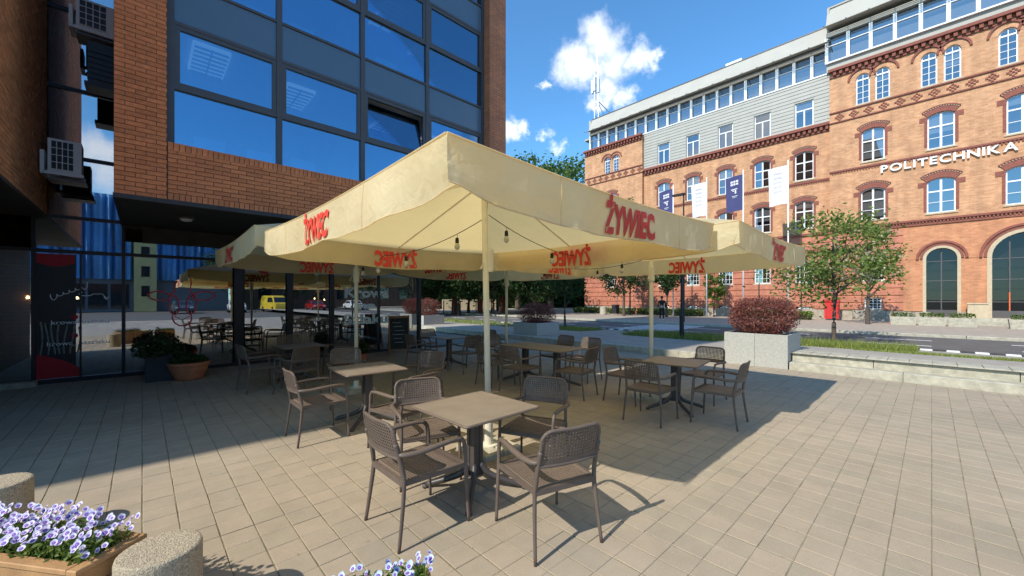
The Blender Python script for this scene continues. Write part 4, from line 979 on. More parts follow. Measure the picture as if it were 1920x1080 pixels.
def make_chair():
    """resin armchair, faces +X, origin on the ground under the seat"""
    t = thing('armchair', 'x', 'chair', (0, 0, 0), 0, 'brown resin armchairs at the cafe tables')
    # seat: dished perforated sheet with a rolled rim
    def sfn(u, v):
        x = -.225 + .465 * u; hw = .225 + .015 * u; y = (2 * v - 1) * hw
        z = .452 - .014 * math.sin(math.pi * min(1, u * 1.1)) * (1 - (2 * v - 1) ** 2) - .03 * max(0, u - .85) / .15 * .6
        return Vector((x, y, z)), Vector((0, 0, 1))
    b = MB(); perf(b, 20, 20, sfn, lambda u, v: True, .42, .006)
    rim = [sfn(k / 8, 0)[0] for k in range(9)] + [sfn(1, k / 8)[0] for k in range(1, 9)] + [sfn(1 - k / 8, 1)[0] for k in range(1, 9)] + [sfn(0, 1 - k / 8)[0] for k in range(1, 8)]
    b.tube([p + Vector((0, 0, -.008)) for p in rim], .014, 8, closed=True); b.build('seat', M_plast2, t)
    # back: curved, leaning, rounded top, solid lower band
    ztop, zbot = .855, .615
    def bfn(u, v):
        y = (2 * u - 1) * .232; zz = zbot + (ztop - zbot) * v
        x = -.262 - (zz - .45) * .20 - .030 * (1 - (2 * u - 1) ** 2)
        return Vector((x, y, zz)), Vector((1, 0, .2)).normalized()
    def keep(u, v):
        ay, az = abs(2 * u - 1) * .232, zbot + (ztop - zbot) * v
        r = .07; cy2, cz = .232 - r, ztop - r
        return not (ay > cy2 and az > cz and (ay - cy2) ** 2 + (az - cz) ** 2 > r * r) and v > .17
    b = MB(); perf(b, 20, 11, bfn, keep, .56, .007)
    for i in range(22):
        for side in (.004, -.004):
            q = [bfn(i / 22, 0), bfn((i + 1) / 22, 0), bfn((i + 1) / 22, .19), bfn(i / 22, .19)]; b.face([p + n_ * side for p, n_ in q])
    def outline(n=30):
        pts = [(-1, 0), (-1, .35), (-1, .6)]
        for k in range(7): a = math.pi - math.pi / 2 * k / 6; pts.append((-(.232 - .07) / .232 + .07 / .232 * math.cos(a), (ztop - .07 - zbot + .07 * math.sin(a)) / (ztop - zbot)))
        pts += [(-.2, 1), (.2, 1)]
        for k in range(7): a = math.pi / 2 - math.pi / 2 * k / 6; pts.append(((.232 - .07) / .232 + .07 / .232 * math.cos(a), (ztop - .07 - zbot + .07 * math.sin(a)) / (ztop - zbot)))
        pts += [(1, .6), (1, .35), (1, 0)]
        return [bfn((u + 1) / 2, v)[0] for u, v in pts]
    b.tube(outline(), .012, 8); b.tube([bfn(k / 8, 0)[0] for k in range(9)], .013, 8); b.build('backrest', M_plast, t)
    for s in (-1, 1):
        rear = smooth_path([(-.312, s * .268, 0), (-.272, s * .250, .30), (-.262, s * .240, .46), (-.290, s * .234, .62), (-.318, s * .232, .72)], 4)
        b = MB(); b.tube(rear, [.0125 + .006 * min(1, k / 8) for k in range(len(rear))], 8, sx=.85); b.build('leg', M_plast, t, True)
        front = smooth_path([(.262, s * .275, 0), (.248, s * .270, .25), (.238, s * .265, .46), (.225, s * .268, .60), (.19, s * .270, .648)], 4)
        b = MB(); b.tube(front, [.0125 + .005 * min(1, k / 8) for k in range(len(front))], 8, sx=.85); b.build('leg', M_plast, t, True)
        arm = smooth_path([(.20, s * .270, .645), (.10, s * .282, .655), (-.05, s * .290, .650), (-.18, s * .283, .640), (-.27, s * .258, .640), (-.29, s * .236, .645)], 4)
        b = MB(); b.tube(arm, [.014 + .006 * math.sin(math.pi * k / (len(arm) - 1)) for k in range(len(arm))], 8, sx=1.25); b.build('arm', M_plast, t, True)
        b = MB(); b.bar((-.262, s * .236, .437), (.238, s * .262, .437), .024, .034); b.build('seat_rail', M_plast, t)
    b = MB(); b.bar((-.262, -.236, .437), (-.262, .236, .437), .026, .04); b.build('cross_rail', M_plast, t)
    b = MB(); b.bar((.240, -.262, .437), (.240, .262, .437), .024, .034); b.build('cross_rail', M_plast, t)
    return t
chairs = [  # x, y, heading, label
    (1.56, 2.70, 0, 'brown armchair nearest the camera on the left of the front table'),
    (2.165, 1.95, 74, 'brown armchair closest to the camera, its back towards us, right of the front table'),
    (2.00, 3.36, -108, 'brown armchair behind the front table, left of the parasol pole'),
    (2.82, 2.68, 203, 'brown armchair behind the front table, right of the parasol pole'),
    (1.60, 5.20, 0, 'brown armchair left of the second table, half in building shadow'),
    (2.42, 6.45, -105, 'brown armchair behind the second table, in front of the left parasol pole'),
    (3.02, 5.28, 200, 'brown armchair on the right side of the second table'),
    (2.20, 4.20, 102, 'brown armchair between the second table and the front table'),
    (5.25, 2.72, 4, 'brown armchair at the right table, back to the camera'),
    (5.80, 2.03, 94, 'outermost brown armchair of the right table, nearest the sunlit paving'),
    (6.85, 2.63, 180, 'brown armchair at the right table closest to the granite planter'),
    (5.90, 3.46, -86, 'brown armchair at the far left corner of the right table'),
    (1.62, 8.62, 8, 'shaded brown armchair left of the table by the shop windows'),
    (2.02, 7.80, 103, 'shaded brown armchair with back to us at the table by the shop windows'),
    (2.45, 9.78, -90, 'shaded brown armchair against the shop windows behind its table'),
    (3.22, 9.05, 182, 'shaded brown armchair right of the table by the shop windows'),
    (4.92, 8.40, 0, 'brown armchair left of the rear square table, next to the chalkboard'),
    (5.50, 7.50, 92, 'brown armchair in front of the rear square table'),
    (5.75, 9.20, -90, 'brown armchair behind the rear square table'),
    (6.50, 8.12, 185, 'brown armchair right of the rear square table'),
    (5.10, 5.18, 3, 'brown armchair at the near left side of the long table'),
    (5.12, 5.92, -4, 'brown armchair at the far left side of the long table'),
    (6.72, 5.72, 178, 'brown armchair at the far right side of the long table'),
    (6.70, 4.98, 184, 'brown armchair at the near right side of the long table'),
    (5.55, 4.30, 100, 'brown armchair at the near end of the long table'),
    (5.88, 6.62, -92, 'brown armchair at the far end of the long table'),
]
ch0 = make_chair()
for k, (x, y, a, lb) in enumerate(chairs):
    if k == 0: ch0.location = (x, y, 0); ch0.rotation_euler = (0, 0, R(a)); ch0['label'] = lb
    else: copy_thing(ch0, (x, y, 0), R(a), lb)

# ------------------------------------------------------------------ tables
m, n, l, bs = new_mat('perforated_top')
bs.inputs['Roughness'].default_value = .5
t_ = n.new('ShaderNodeTexCoord'); sx = n.new('ShaderNodeSeparateXYZ'); l.new(t_.outputs['Object'], sx.inputs[0])
wv = []
for k in (0, 1):
    mm = n.new('ShaderNodeMath'); mm.operation = 'MULTIPLY'; mm.inputs[1].default_value = 2 * math.pi / .021; l.new(sx.outputs[k], mm.inputs[0])
    sn = n.new('ShaderNodeMath'); sn.operation = 'SINE'; l.new(mm.outputs[0], sn.inputs[0]); wv.append(sn)
pm = n.new('ShaderNodeMath'); pm.operation = 'MULTIPLY'; l.new(wv[0].outputs[0], pm.inputs[0]); l.new(wv[1].outputs[0], pm.inputs[1])
mp = n.new('ShaderNodeMapRange'); mp.inputs[1].default_value = .45; mp.inputs[2].default_value = .75; mp.inputs[3].default_value = 1; mp.inputs[4].default_value = .45; l.new(pm.outputs[0], mp.inputs[0])
nt = n.new('ShaderNodeTexNoise'); nt.inputs['Scale'].default_value = 5; nt.inputs['Detail'].default_value = 5; l.new(t_.outputs['Object'], nt.inputs['Vector'])
m2 = n.new('ShaderNodeMapRange'); m2.inputs[1].default_value = .3; m2.inputs[2].default_value = .7; m2.inputs[3].default_value = .88; m2.inputs[4].default_value = 1.1; l.new(nt.outputs['Fac'], m2.inputs[0])
mu = n.new('ShaderNodeMath'); mu.operation = 'MULTIPLY'; l.new(mp.outputs[0], mu.inputs[0]); l.new(m2.outputs[0], mu.inputs[1])
vv = n.new('ShaderNodeVectorMath'); vv.operation = 'SCALE'; vv.inputs[0].default_value = (.27, .215, .165); l.new(mu.outputs[0], vv.inputs['Scale']); l.new(vv.outputs[0], bs.inputs['Base Color'])
bp = n.new('ShaderNodeBump'); bp.inputs['Strength'].default_value = .4; bp.inputs['Distance'].default_value = .002; l.new(mp.outputs[0], bp.inputs['Height']); l.new(bp.outputs[0], bs.inputs['Normal'])
M_top = m
def pedestal(t, x, y):
    b = MB(); 
    for sx_, sy2 in ((-1, -1), (1, -1), (1, 1), (-1, 1)): b.box(x + min(sx_ * .018, sx_ * .052), x + max(sx_ * .018, sx_ * .052), y + min(sy2 * .018, sy2 * .052), y + max(sy2 * .018, sy2 * .052), .12, .70)
    b.box(x - .018, x + .018, y - .045, y + .045, .12, .70); b.box(x - .045, x - .0185, y - .018, y + .018, .12, .70); b.box(x + .0185, x + .045, y - .018, y + .018, .12, .70)
    b.build('post', M_tleg, t)
    b = MB(); b.box(x - .18, x + .18, y - .03, y + .03, .685, .712); b.box(x - .03, x + .03, y - .18, y + .18, .683, .711); b.build('top_bracket', M_tleg, t)
    for sx_, sy2 in ((-1, -1), (1, -1), (1, 1), (-1, 1)):
        p = smooth_path([(x + sx_ * .03, y + sy2 * .03, .22), (x + sx_ * .09, y + sy2 * .09, .13), (x + sx_ * .20, y + sy2 * .20, .07), (x + sx_ * .31, y + sy2 * .31, .028)], 4)
        b = MB(); b.tube(p, [.034 - .010 * k / (len(p) - 1) for k in range(len(p))], 8, sx=.8); ft = b.build('leg', M_tleg, t, True)
        b = MB(); b.lathe([(.026, 0), (.03, .006), (.03, .02), (.018, .034)], 10, (x + sx_ * .315, y + sy2 * .315, 0)); b.build('foot', M_tleg, ft)
def table(x, y, rz, label, lx=.82, ly=.82):
    t = thing('cafe_table', label, 'table', (x, y, 0), R(rz), 'brown resin cafe tables')
    b = MB(); hx, hy = lx / 2, ly / 2; r = .03; poly = []
    for sx_, sy2, a0 in ((1, 1, 0), (-1, 1, 90), (-1, -1, 180), (1, -1, 270)):
        for k in range(4): a = R(a0 + 30 * k); poly.append((sx_ * (hx - r) + r * math.cos(a), sy2 * (hy - r) + r * math.sin(a)))
    b.prism(poly, lambda a, c, d: (a, c, d), .735, .722)
    b.build('tabletop', M_top, t)
    b = MB(); b.tube([(a, c, .727) for a, c in poly], .011, 6, closed=True); b.build('rim', M_plast2, t)
    if ly < 1.2: pedestal(t, 0, 0)
    else: pedestal(t, 0, -.42); pedestal(t, 0, .42)
    return t
table(2.18, 2.81, 1, 'front square brown table beside the nearest parasol pole')
table(2.29, 5.38, -3, 'second square brown table, on the edge of the building shadow')
table(6.02, 2.72, 8, 'square brown table on the right under the right parasol')
table(2.38, 8.92, 4, 'dark square table in shade by the shop windows')
table(5.66, 8.36, 0, 'square brown table at the rear near the chalkboard')
table(5.88, 5.42, 2, 'long rectangular brown table in the middle of the terrace', .84, 1.66)

# ------------------------------------------------------------------ string lights
def light_string(pts, sag, bulbs, label):
    P = [Vector(p) for p in pts]; t = thing('string_lights', label, 'string lights', tuple(P[0])); o0 = P[0]
    path = []
    for i in range(len(P) - 1):
        for k in range(13):
            s = k / 12; q = P[i].lerp(P[i + 1], s); q = q - Vector((0, 0, sag * 4 * s * (1 - s))); path.append(q - o0)
    b = MB(); b.tube(path, .0045, 5); b.build('cable', M_cable, t)
    for s in bulbs:
        q = path[int(s * (len(path) - 1))]; b = MB(); c = (q.x, q.y, q.z)
        b.tube([q, q + Vector((.01, .0, -.05))], .003, 4); b.lathe([(.018, -.11), (.022, -.10), (.020, -.05), (.008, -.04)], 10, c); so = b.build('socket', M_cable, t)
        b = MB(); b.lathe([(.004, -.19), (.024, -.175), (.033, -.15), (.026, -.12), (.016, -.105)], 10, c); b.build('bulb', M_bulboff, so, True)
light_string([(2.81, 3.40, 2.62), (2.45, 5.2, 2.30), (2.86, 7.28, 2.40)], .10, (.13, .38, .62, .86), 'black cable of bulbs from the nearest pole back to the left pole')
light_string([(2.83, 3.40, 2.64), (4.5, 3.45, 2.30), (6.36, 3.34, 2.42)], .08, (.10, .32, .55, .80), 'black cable of bulbs from the nearest pole to the right pole')
light_string([(6.38, 3.34, 2.40), (6.45, 5.2, 2.33), (6.55, 7.2, 2.45)], .08, (.3, .7), 'black cable of bulbs between the two right poles')
# ------------------------------------------------------------------ plants
def leaf_quad(bld, p, s, rs, flat=0.0, asp=.55):
    d = Vector((rs.gauss(0, 1), rs.gauss(0, 1), rs.gauss(0, 1) * (1 - flat))).normalized()
    e = d.cross(Vector((rs.gauss(0, 1), rs.gauss(0, 1), rs.gauss(0, 1)))).normalized()
    a, c = d * s * .5, e * s * .5 * asp
    bld.face([p - a, p + c * .9 - a * .1, p + a, p - c * .9 - a * .1])
def make_tree(name, label, loc, height, rad, z0, nleaf, ls, leafmat, seed, trunk_r=.09, group=None, blossom=None, squash=1.0, nlimb=9, ncl=34, bark=None):
    rs = random.Random(seed); t = thing(name, label, 'tree', loc, 0, group)
    zc = (z0 + height) / 2; hz = (height - z0) / 2
    b = MB(); tp = [Vector((0, 0, -.1)), Vector((rs.uniform(-.03, .03), rs.uniform(-.03, .03), z0 * .5)), Vector((rs.uniform(-.06, .06), rs.uniform(-.06, .06), z0)), Vector((rs.uniform(-.15, .15), rs.uniform(-.15, .15), zc)), Vector((rs.uniform(-.2, .2), rs.uniform(-.2, .2), zc + hz * .7))]
    pp = smooth_path(tp, 4); b.tube(pp, [max(trunk_r * (1.15 - .95 * k / (len(pp) - 1)), .012) for k in range(len(pp))], 8); b.build('trunk', bark or M_bark, t, True)
    cl = []
    for k in range(ncl):
        while True:
            q = Vector((rs.uniform(-1, 1), rs.uniform(-1, 1), rs.uniform(-1, 1)))
            if .25 < q.length < 1: break
        wz = 1 - .25 * max(0, q.z)
        cl.append(Vector((q.x * rad * wz, q.y * rad * wz * squash, zc + q.z * hz)))
    b = MB()
    for k in range(nlimb):
        c = cl[k]; s0 = pp[int(len(pp) * rs.uniform(.45, .75))]; m_ = s0.lerp(c, .5) + Vector((0, 0, rs.uniform(-.1, .25) * hz * .4))
        q = smooth_path([s0, m_, c], 4); b.tube(q, [max(trunk_r * (.5 - .4 * j / (len(q) - 1)), .008) for j in range(len(q))], 6)
    b.build('limbs', bark or M_bark, t, True)
    b = MB(); per = nleaf // ncl
    for c in cl:
        cr = rad * rs.uniform(.22, .42); sq = rs.uniform(.45, .8)
        bl = blossom and rs.random() < .6
        for k in range(per):
            p = c + Vector((rs.gauss(0, cr * .55), rs.gauss(0, cr * .55), rs.gauss(0, cr * .55 * sq)))
            b.cur = 1 if (bl and p.z > c.z + cr * .0 and rs.random() < .42) else 0
            leaf_quad(b, p, ls * rs.uniform(.6, 1.3), rs, .25)
    b.cur = 0; b.build('crown', [leafmat, blossom or leafmat], t)
    return t
make_tree('street_tree', 'young flowering tree in the grass right of the purple bush', (19.6, 2.6, .08), 5.0, 2.0, 1.35, 4600, .16, M_leafm, 11, .075, 'street trees', M_blossom, 1, 10, 40)
make_tree('street_tree', 'slim tree in front of the university wall near the traffic cone', (33.2, 2.75, .1), 6.7, 1.7, 2.0, 2600, .21, M_leafm, 12, .11, 'street trees', M_blossom, 1, 9, 30)
make_tree('street_tree', 'thin trunked tree across the pavement left of the lamp post', (16.1, 13.1, .1), 5.2, 1.5, 1.35, 3600, .17, M_leafd, 13, .06, 'street trees', None, 1, 8, 26)
make_tree('columnar_tree', 'bright green columnar tree against the university base wall', (36.6, 13.05, .1), 5.2, .75, .3, 3600, .18, M_leafy, 14, .08, None, None, 1, 8, 40)
make_tree('street_tree', 'slender tall tree whose tip shows above the nearest parasol', (35.4, 20.6, .1), 12.6, 1.1, 2.2, 2600, .24, M_leaf, 15, .10, 'street trees', None, 1, 8, 36)
make_tree('street_tree', 'dark tree left of the right parasol pole before the brick wall', (32.5, 19.5, .1), 7.2, 2.3, 1.9, 3200, .26, M_leafd, 16, .14, 'street trees', None)
make_tree('street_tree', 'dark tree just right of the standing person before the brick wall', (33.5, 15.9, .1), 6.8, 1.8, 1.8, 2800, .26, M_leafd, 17, .12, 'street trees', None)
td = [(29.0, 27.5, 8.5, 'far dark tree at the left corner of the university building'), (30.0, 33.0, 9.0, 'second far dark tree left of the university building'), (27.0, 36.0, 9.0, 'third far dark tree left of the university building'),
      (25.5, 41.0, 9.5, 'far dark tree behind the furthest granite planter'), (23.5, 33.0, 8.0, 'shorter far dark tree beyond the rear parasol pole'), (21.0, 44.0, 10, 'far dark tree nearest the shop corner'), (18.5, 36.0, 9, 'leftmost far dark tree beside the shop corner'), (34.0, 39.0, 9.5, 'far dark tree beyond the brick gate pillars'), (16.0, 40.0, 9.5, 'far dark tree half hidden by the shop corner'), (22.0, 37.5, 8.5, 'far dark tree between the shop corner and the rear pole'), (26.0, 30.5, 8.0, 'far dark tree nearest the road bend'), (13.5, 34.5, 9.0, 'far dark tree just beyond the glass shop corner'), (37.0, 34.5, 9.0, 'far dark tree touching the left end of the university wall'), (42.0, 37.5, 10.0, 'far dark tree tucked behind the university corner'), (33.0, 30.5, 7.5, 'low far dark tree in front of the university corner')]
base_t = None
for k, (x, y, hh, lb) in enumerate(td):
    if base_t is None or k == 4:
        base_t = make_tree('park_tree', lb, (x, y, .05), hh, 3.6, 1.5, 5200, .34, M_leafd, 30 + k, .17, 'dark trees beyond the road', None, 1, 9, 44)
    else: copy_thing(base_t, (x, y, .05), R(67 * k), lb, hh / 8.6)
make_tree('tall_tree', 'tall bright tree rising behind the nearest parasol beside the brick wall', (48.5, 42.5, 0), 25.5, 8.0, 6, 11000, .62, M_leaf, 51, .45, 'tall trees behind', None, 1, 10, 60)
make_tree('tall_tree', 'tall tree rising just right of the glass office corner', (42.0, 43.5, 0), 23.0, 6.5, 6, 9000, .6, M_leaf, 52, .4, 'tall trees behind', None, 1, 10, 50)
# far park: a mass of shrubs and an old garden wall behind the trees
rs = random.Random(5); b = MB()
for k in range(32000):
    q = rs.random(); x, y = 6 + 55 * q + rs.uniform(-2, 2), 67 - 24 * q + rs.uniform(-2, 2); leaf_quad(b, Vector((x, y, rs.uniform(.2, 9.5) * rs.uniform(.35, 1))), rs.uniform(.6, 1.2), rs, .2)
o = b.build('shrubbery', M_leafd); stuff(o); o['label'] = 'dark mass of shrubs closing the far end of the street'; o['category'] = 'shrubbery'
gw = thing('garden_wall', 'pale garden wall with red brick pillars under the far trees', 'wall', (30, 48, 0))
for (xa, ya, xb, yb) in ((14, 56, 26, 50), (31, 47.5, 38, 44)):
    b = MB(); b.bar((xa, ya, .8), (xb, yb, .8), .3, 1.6); b.build('wall_panel', M_sand, gw, off=(30, 48, 0))
for x, y in ((27.4, 34.4), (25.0, 35.8), (29.6, 33.2)):
    b = MB(); b.box(x - .22, x + .22, y - .22, y + .22, 0, 1.9); b.box(x - .27, x + .27, y - .27, y + .27, 1.9, 2.02); b.build('brick_pillar', M_polred, gw, off=(30, 48, 0))
for k in range(26):
    x, y = 18 + .45 * k, 37.0 - .12 * k
    if k % 2 == 0: b = MB(); b.box(x - .04, x + .04, y - .04, y + .04, 0, 1.5); b.build('fence_post', M_dframe, gw, off=(30, 48, 0))
# low hedge and lawn before the university
def leaf_mass(bld, x0, x1, y0, y1, z0, z1, n_, s, rs):
    for _ in range(n_): leaf_quad(bld, Vector((rs.uniform(x0, x1), rs.uniform(y0, y1), z0 + (z1 - z0) * rs.random() ** .7)), s * rs.uniform(.6, 1.3), rs, .2)
rs = random.Random(8)
for y0, y1, lb in ((6.2, 11.5, 'low green hedge below the right basement windows'), (14.2, 20.5, 'low green hedge before the middle of the brick wall'), (21.0, 28.5, 'low green hedge at the left end of the brick wall')):
    hg = thing('low_hedge', lb, 'hedge', (36.9, (y0 + y1) / 2, .1), 0, 'low hedges along the university wall'); b = MB(); leaf_mass(b, -.6, .6, -(y1 - y0) / 2, (y1 - y0) / 2, 0, .62, 2600, .2, rs); stuff(b.build('foliage', M_leafy, hg)); b = MB(); b.box(-.45, .45, -(y1 - y0) / 2 + .1, (y1 - y0) / 2 - .1, 0, .35); b.build('soil', M_soil, hg)
# grass on the verge
b = MB(); rs = random.Random(9)
def blade(x, y, h_, s=.012):
    z = walk_z(x, y); a = rs.uniform(0, 6.28); dx, dy = math.cos(a) * s, math.sin(a) * s; lx, ly = rs.gauss(0, h_ * .3), rs.gauss(0, h_ * .3)
    b.face([(x - dx, y - dy, z - .01), (x + dx, y + dy, z - .01), (x + lx, y + ly, z + h_)])
for _ in range(9000):
    x, y = rs.uniform(15.0, 17.5), rs.uniform(.3, 4.0); blade(x, y, rs.uniform(.05, .24) * (1.4 if rs.random() < .25 else 1))
for _ in range(5000): x, y = rs.uniform(14.2, 15.3), rs.uniform(-6, 1.5); blade(x, y, rs.uniform(.03, .09))
for _ in range(6000): x, y = rs.uniform(15.0, 17.4), rs.uniform(5.4, 9.2); blade(x, y, rs.uniform(.05, .26))
for _ in range(4000): x, y = rs.uniform(15.2, 17.4), rs.uniform(11.5, 14.5); blade(x, y, rs.uniform(.04, .18))
for _ in range(3500): x, y = rs.uniform(14.5, 17.4), rs.uniform(16, 30); blade(x, y, rs.uniform(.04, .2), .02)
o = stuff(b.build('grass', M_grass)); o['label'] = 'tufts of long grass on the roadside verge'; o['category'] = 'grass'
# fallen petals and joint weeds on the paving
b = MB(); rs = random.Random(19)
for _ in range(420):
    x, y = rs.uniform(-1, 7), rs.uniform(-.6, 6); s = rs.uniform(.003, .008); a = rs.uniform(0, 3.1); b.face([(x + s * math.cos(a), y + s * math.sin(a), .004), (x - s * .5 * math.sin(a), y + s * .5 * math.cos(a), .006), (x - s * math.cos(a), y - s * math.sin(a), .004), (x + s * .5 * math.sin(a), y - s * .5 * math.cos(a), .005)])
o = stuff(b.build('fallen_petals', mat('petal_litter', (.62, .52, .3), .8, .2, 30))); o['label'] = 'small pale petals scattered over the sunlit paving'; o['category'] = 'petals'
b = MB()
for _ in range(700):
    if rs.random() < .6: x, y = TX0 + PITCH * rs.randint(8, 40) + rs.gauss(0, .004), rs.choice((1.0, 1.4, 1.9, 2.4)) + rs.gauss(0, .25)
    else: x, y = rs.uniform(0, 6), TY0 + PITCH * rs.randint(6, 32) + rs.gauss(0, .004)
    s = rs.uniform(.004, .012); b.face([(x - s * .3, y, -.004), (x + s * .3, y, -.004), (x + rs.gauss(0, s), y + rs.gauss(0, s), rs.uniform(.002, .012))])
o = stuff(b.build('joint_weeds', M_grass)); o['label'] = 'tiny weeds growing in the paving joints'; o['category'] = 'weeds'
# granite planters with purple barberry
def granite_planter(x0, x1, y0, y1, zb, zt, label):
    t = thing('granite_planter', label, 'planter', ((x0 + x1) / 2, (y0 + y1) / 2, zb), 0, 'granite planters'); hx, hy, hz = (x1 - x0) / 2, (y1 - y0) / 2, zt - zb
    for nm, q in (('side_slab', (-hx, -hx + .04, -hy, -.003)), ('side_slab', (-hx, -hx + .04, .003, hy)), ('side_slab', (hx - .04, hx, -hy, hy)), ('side_slab', (-hx + .042, hx - .042, -hy + .004, -hy + .044)), ('side_slab', (-hx + .042, hx - .042, hy - .044, hy - .004))):
        b_ = MB(); b_.cbox(*q, 0, hz, .006); b_.build(nm, M_granite, t)
    b_ = MB(); b_.box(-hx + .045, hx - .045, -hy + .045, hy - .045, 0, hz - .06); b_.build('soil', M_soil, t)
    return t
granite_planter(11.27, 12.63, 2.36, 3.77, 0, .82, 'granite planter at the right end of the concrete step')
granite_planter(11.66, 13.05, 10.95, 12.35, .05, .70, 'granite planter in shade behind the long table')
granite_planter(11.8, 13.2, 20.0, 21.4, .05, .72, 'furthest granite planter, beside the shop corner')
def barberry(loc, hx, hy, hz, label, n_=9000, seed=3):
    t = thing('barberry_bush', label, 'bush', loc, 0, 'purple barberry bushes in planters'); rs_ = random.Random(seed); b_ = MB()
    for _ in range(46): 
        a = rs_.uniform(0, 6.28); q = rs_.random() ** .5; b_.tube([(0.2 * q * math.cos(a), .2 * q * math.sin(a), -.02), (hx * .5 * q * math.cos(a), hy * .5 * q * math.sin(a), hz * .5), (hx * .9 * q * math.cos(a + .1), hy * .9 * q * math.sin(a + .1), hz * .95)], .006, 4)
    b_.build('stems', M_bark, t); b_ = MB()
    for _ in range(n_):
        while True:
            q = Vector((rs_.uniform(-1, 1), rs_.uniform(-1, 1), rs_.uniform(-1, 1)))
            d_ = (abs(q.x) ** 3 + abs(q.y) ** 3 + abs(q.z) ** 3) ** (1 / 3)
            if .55 < d_ < 1: break
        wob = 1 + .16 * mnoise.noise(Vector((q.x * 2.3, q.y * 2.3 + seed, q.z * 2.3)) * 1.6)
        p = Vector((q.x * hx * wob, q.y * hy * wob, max(.0, (q.z * .5 + .5) * hz * wob)))
        leaf_quad(b_, p, rs_.uniform(.03, .065), rs_, 0, .6)
    for _ in range(260):
        a = rs_.uniform(0, 6.28); q = rs_.random() ** .5; x, y = hx * .85 * q * math.cos(a), hy * .85 * q * math.sin(a); z = hz * (1.0 - .15 * q); hh = rs_.uniform(.04, .16)
        for k in range(4): leaf_quad(b_, Vector((x + rs_.gauss(0, .012), y + rs_.gauss(0, .012), z + hh * k / 4)), .035, rs_)
    stuff(b_.build('foliage', M_barb, t)); return t
bb0 = barberry((11.95, 3.06, .78), .68, .76, .92, 'round reddish purple barberry bush in the right granite planter', 11000)
barberry((12.4, 11.65, .62), .66, .80, .85, 'dark purple barberry bush in the shaded planter behind the long table', 7000, 5)
barberry((12.5, 20.7, .66), .66, .75, 1.0, 'dark purple barberry bush in the furthest planter', 5000, 6)
# pansies in a slatted wooden trough
def flower_mesh(pm):
    b_ = MB()
    for a, r, w_, m_ in ((90, .024, .022, 0), (150, .022, .020, 0), (30, .022, .020, 0), (215, .020, .018, 0), (325, .020, .018, 0)):
        ca, sa = math.cos(R(a)), math.sin(R(a)); px, py = -sa, ca; b_.cur = m_
        b_.face([(0, 0, .001)] + [(ca * r * q + px * w_ * s_, sa * r * q + py * w_ * s_, .004 + .005 * q) for q, s_ in ((.5, -.75), (1.0, -.6), (1.25, 0), (1.0, .6), (.5, .75))])
    b_.cur = 1; b_.face([(.0135 * math.cos(R(45 * k)), .0135 * math.sin(R(45 * k)) - .002, .0095) for k in range(8)])
    b_.cur = 2; b_.face([(.0028 * math.cos(R(60 * k)), .0028 * math.sin(R(60 * k)) - .002, .0115) for k in range(6)]); b_.cur = 0
    return b_.mesh('flower', [pm, M_pet2, M_yel])
def trough(p0, e1, e2, l1, l2, zt, label, lab2, pm, nf, seed):
    e1, e2 = Vector((*e1, 0)).normalized(), Vector((*e2, 0)).normalized(); rz = math.atan2(e1.y, e1.x); rs_ = random.Random(seed)
    t = thing('wooden_trough', label, 'planter', (p0[0], p0[1], 0), rz, 'wooden flower troughs')
    npl = 5; ph = zt / npl
    for k in range(npl):
        za, zb = k * ph + .003, (k + 1) * ph - .003
        for q in ((0, l1, 0, .024), (0, l1, l2 - .024, l2), (0, .024, .026, l2 - .026), (l1 - .024, l1, .026, l2 - .026)):
            b_ = MB(); b_.cbox(*q, za, zb, .004); b_.build('plank', M_wood, t)
    for q in ((-.012, l1 + .012, -.012, .045), (-.012, l1 + .012, l2 - .045, l2 + .012), (-.012, .045, .047, l2 - .047), (l1 - .045, l1 + .012, .047, l2 - .047)):
        b_ = MB(); b_.cbox(*q, zt, zt + .022, .004); b_.build('top_rail', M_wood, t)
    b_ = MB(); b_.box(.026, l1 - .026, .026, l2 - .026, .02, zt - .03); b_.build('soil', M_soil, t)
    f = thing('pansy_plants', lab2, 'flowers', (p0[0], p0[1], zt - .03), rz, 'pansies in the troughs')
    b_ = MB()
    for _ in range(2800): 
        x, y = rs_.uniform(.02, l1 - .02), rs_.uniform(.02, l2 - .02); leaf_quad(b_, Vector((x, y, rs_.uniform(0, .125))), rs_.uniform(.02, .045), rs_, .3, .45)
    stuff(b_.build('foliage', M_leafy, f)); fm = flower_mesh(pm)
    for k in range(nf):
        x, y = rs_.uniform(-.01, l1 + .01), rs_.uniform(0, l2); z = .085 + .06 * rs_.random() + .03 * math.sin(math.pi * y / l2)
        d = Vector((rs_.gauss(0, .5), rs_.gauss(0, .5) , .55)); dw = Vector((-.45, -.75, .35)); dl = Matrix.Rotation(-rz, 3, 'Z') @ dw; d = (d * .8 + dl).normalized()
        o = link('flower', fm, f, (x, y, z)); o.rotation_euler = d.to_track_quat('Z', 'Y').to_euler(); s_ = rs_.uniform(.42, .70); o.scale = (s_, s_, s_)
trough((-.22, 2.69), (.22, .17), (-.17, .22), .28, .95, .43, 'wooden slatted trough full of lilac pansies at lower left', 'lilac and violet pansies in the left wooden trough', M_pet1, 290, 4)
trough((.36, 1.71), (.3, -.12), (.12, .3), .62, .26, .335, 'wooden trough of pale blue pansies at the bottom edge', 'pale blue pansies peeking in at the bottom edge', M_pet3, 110, 6)
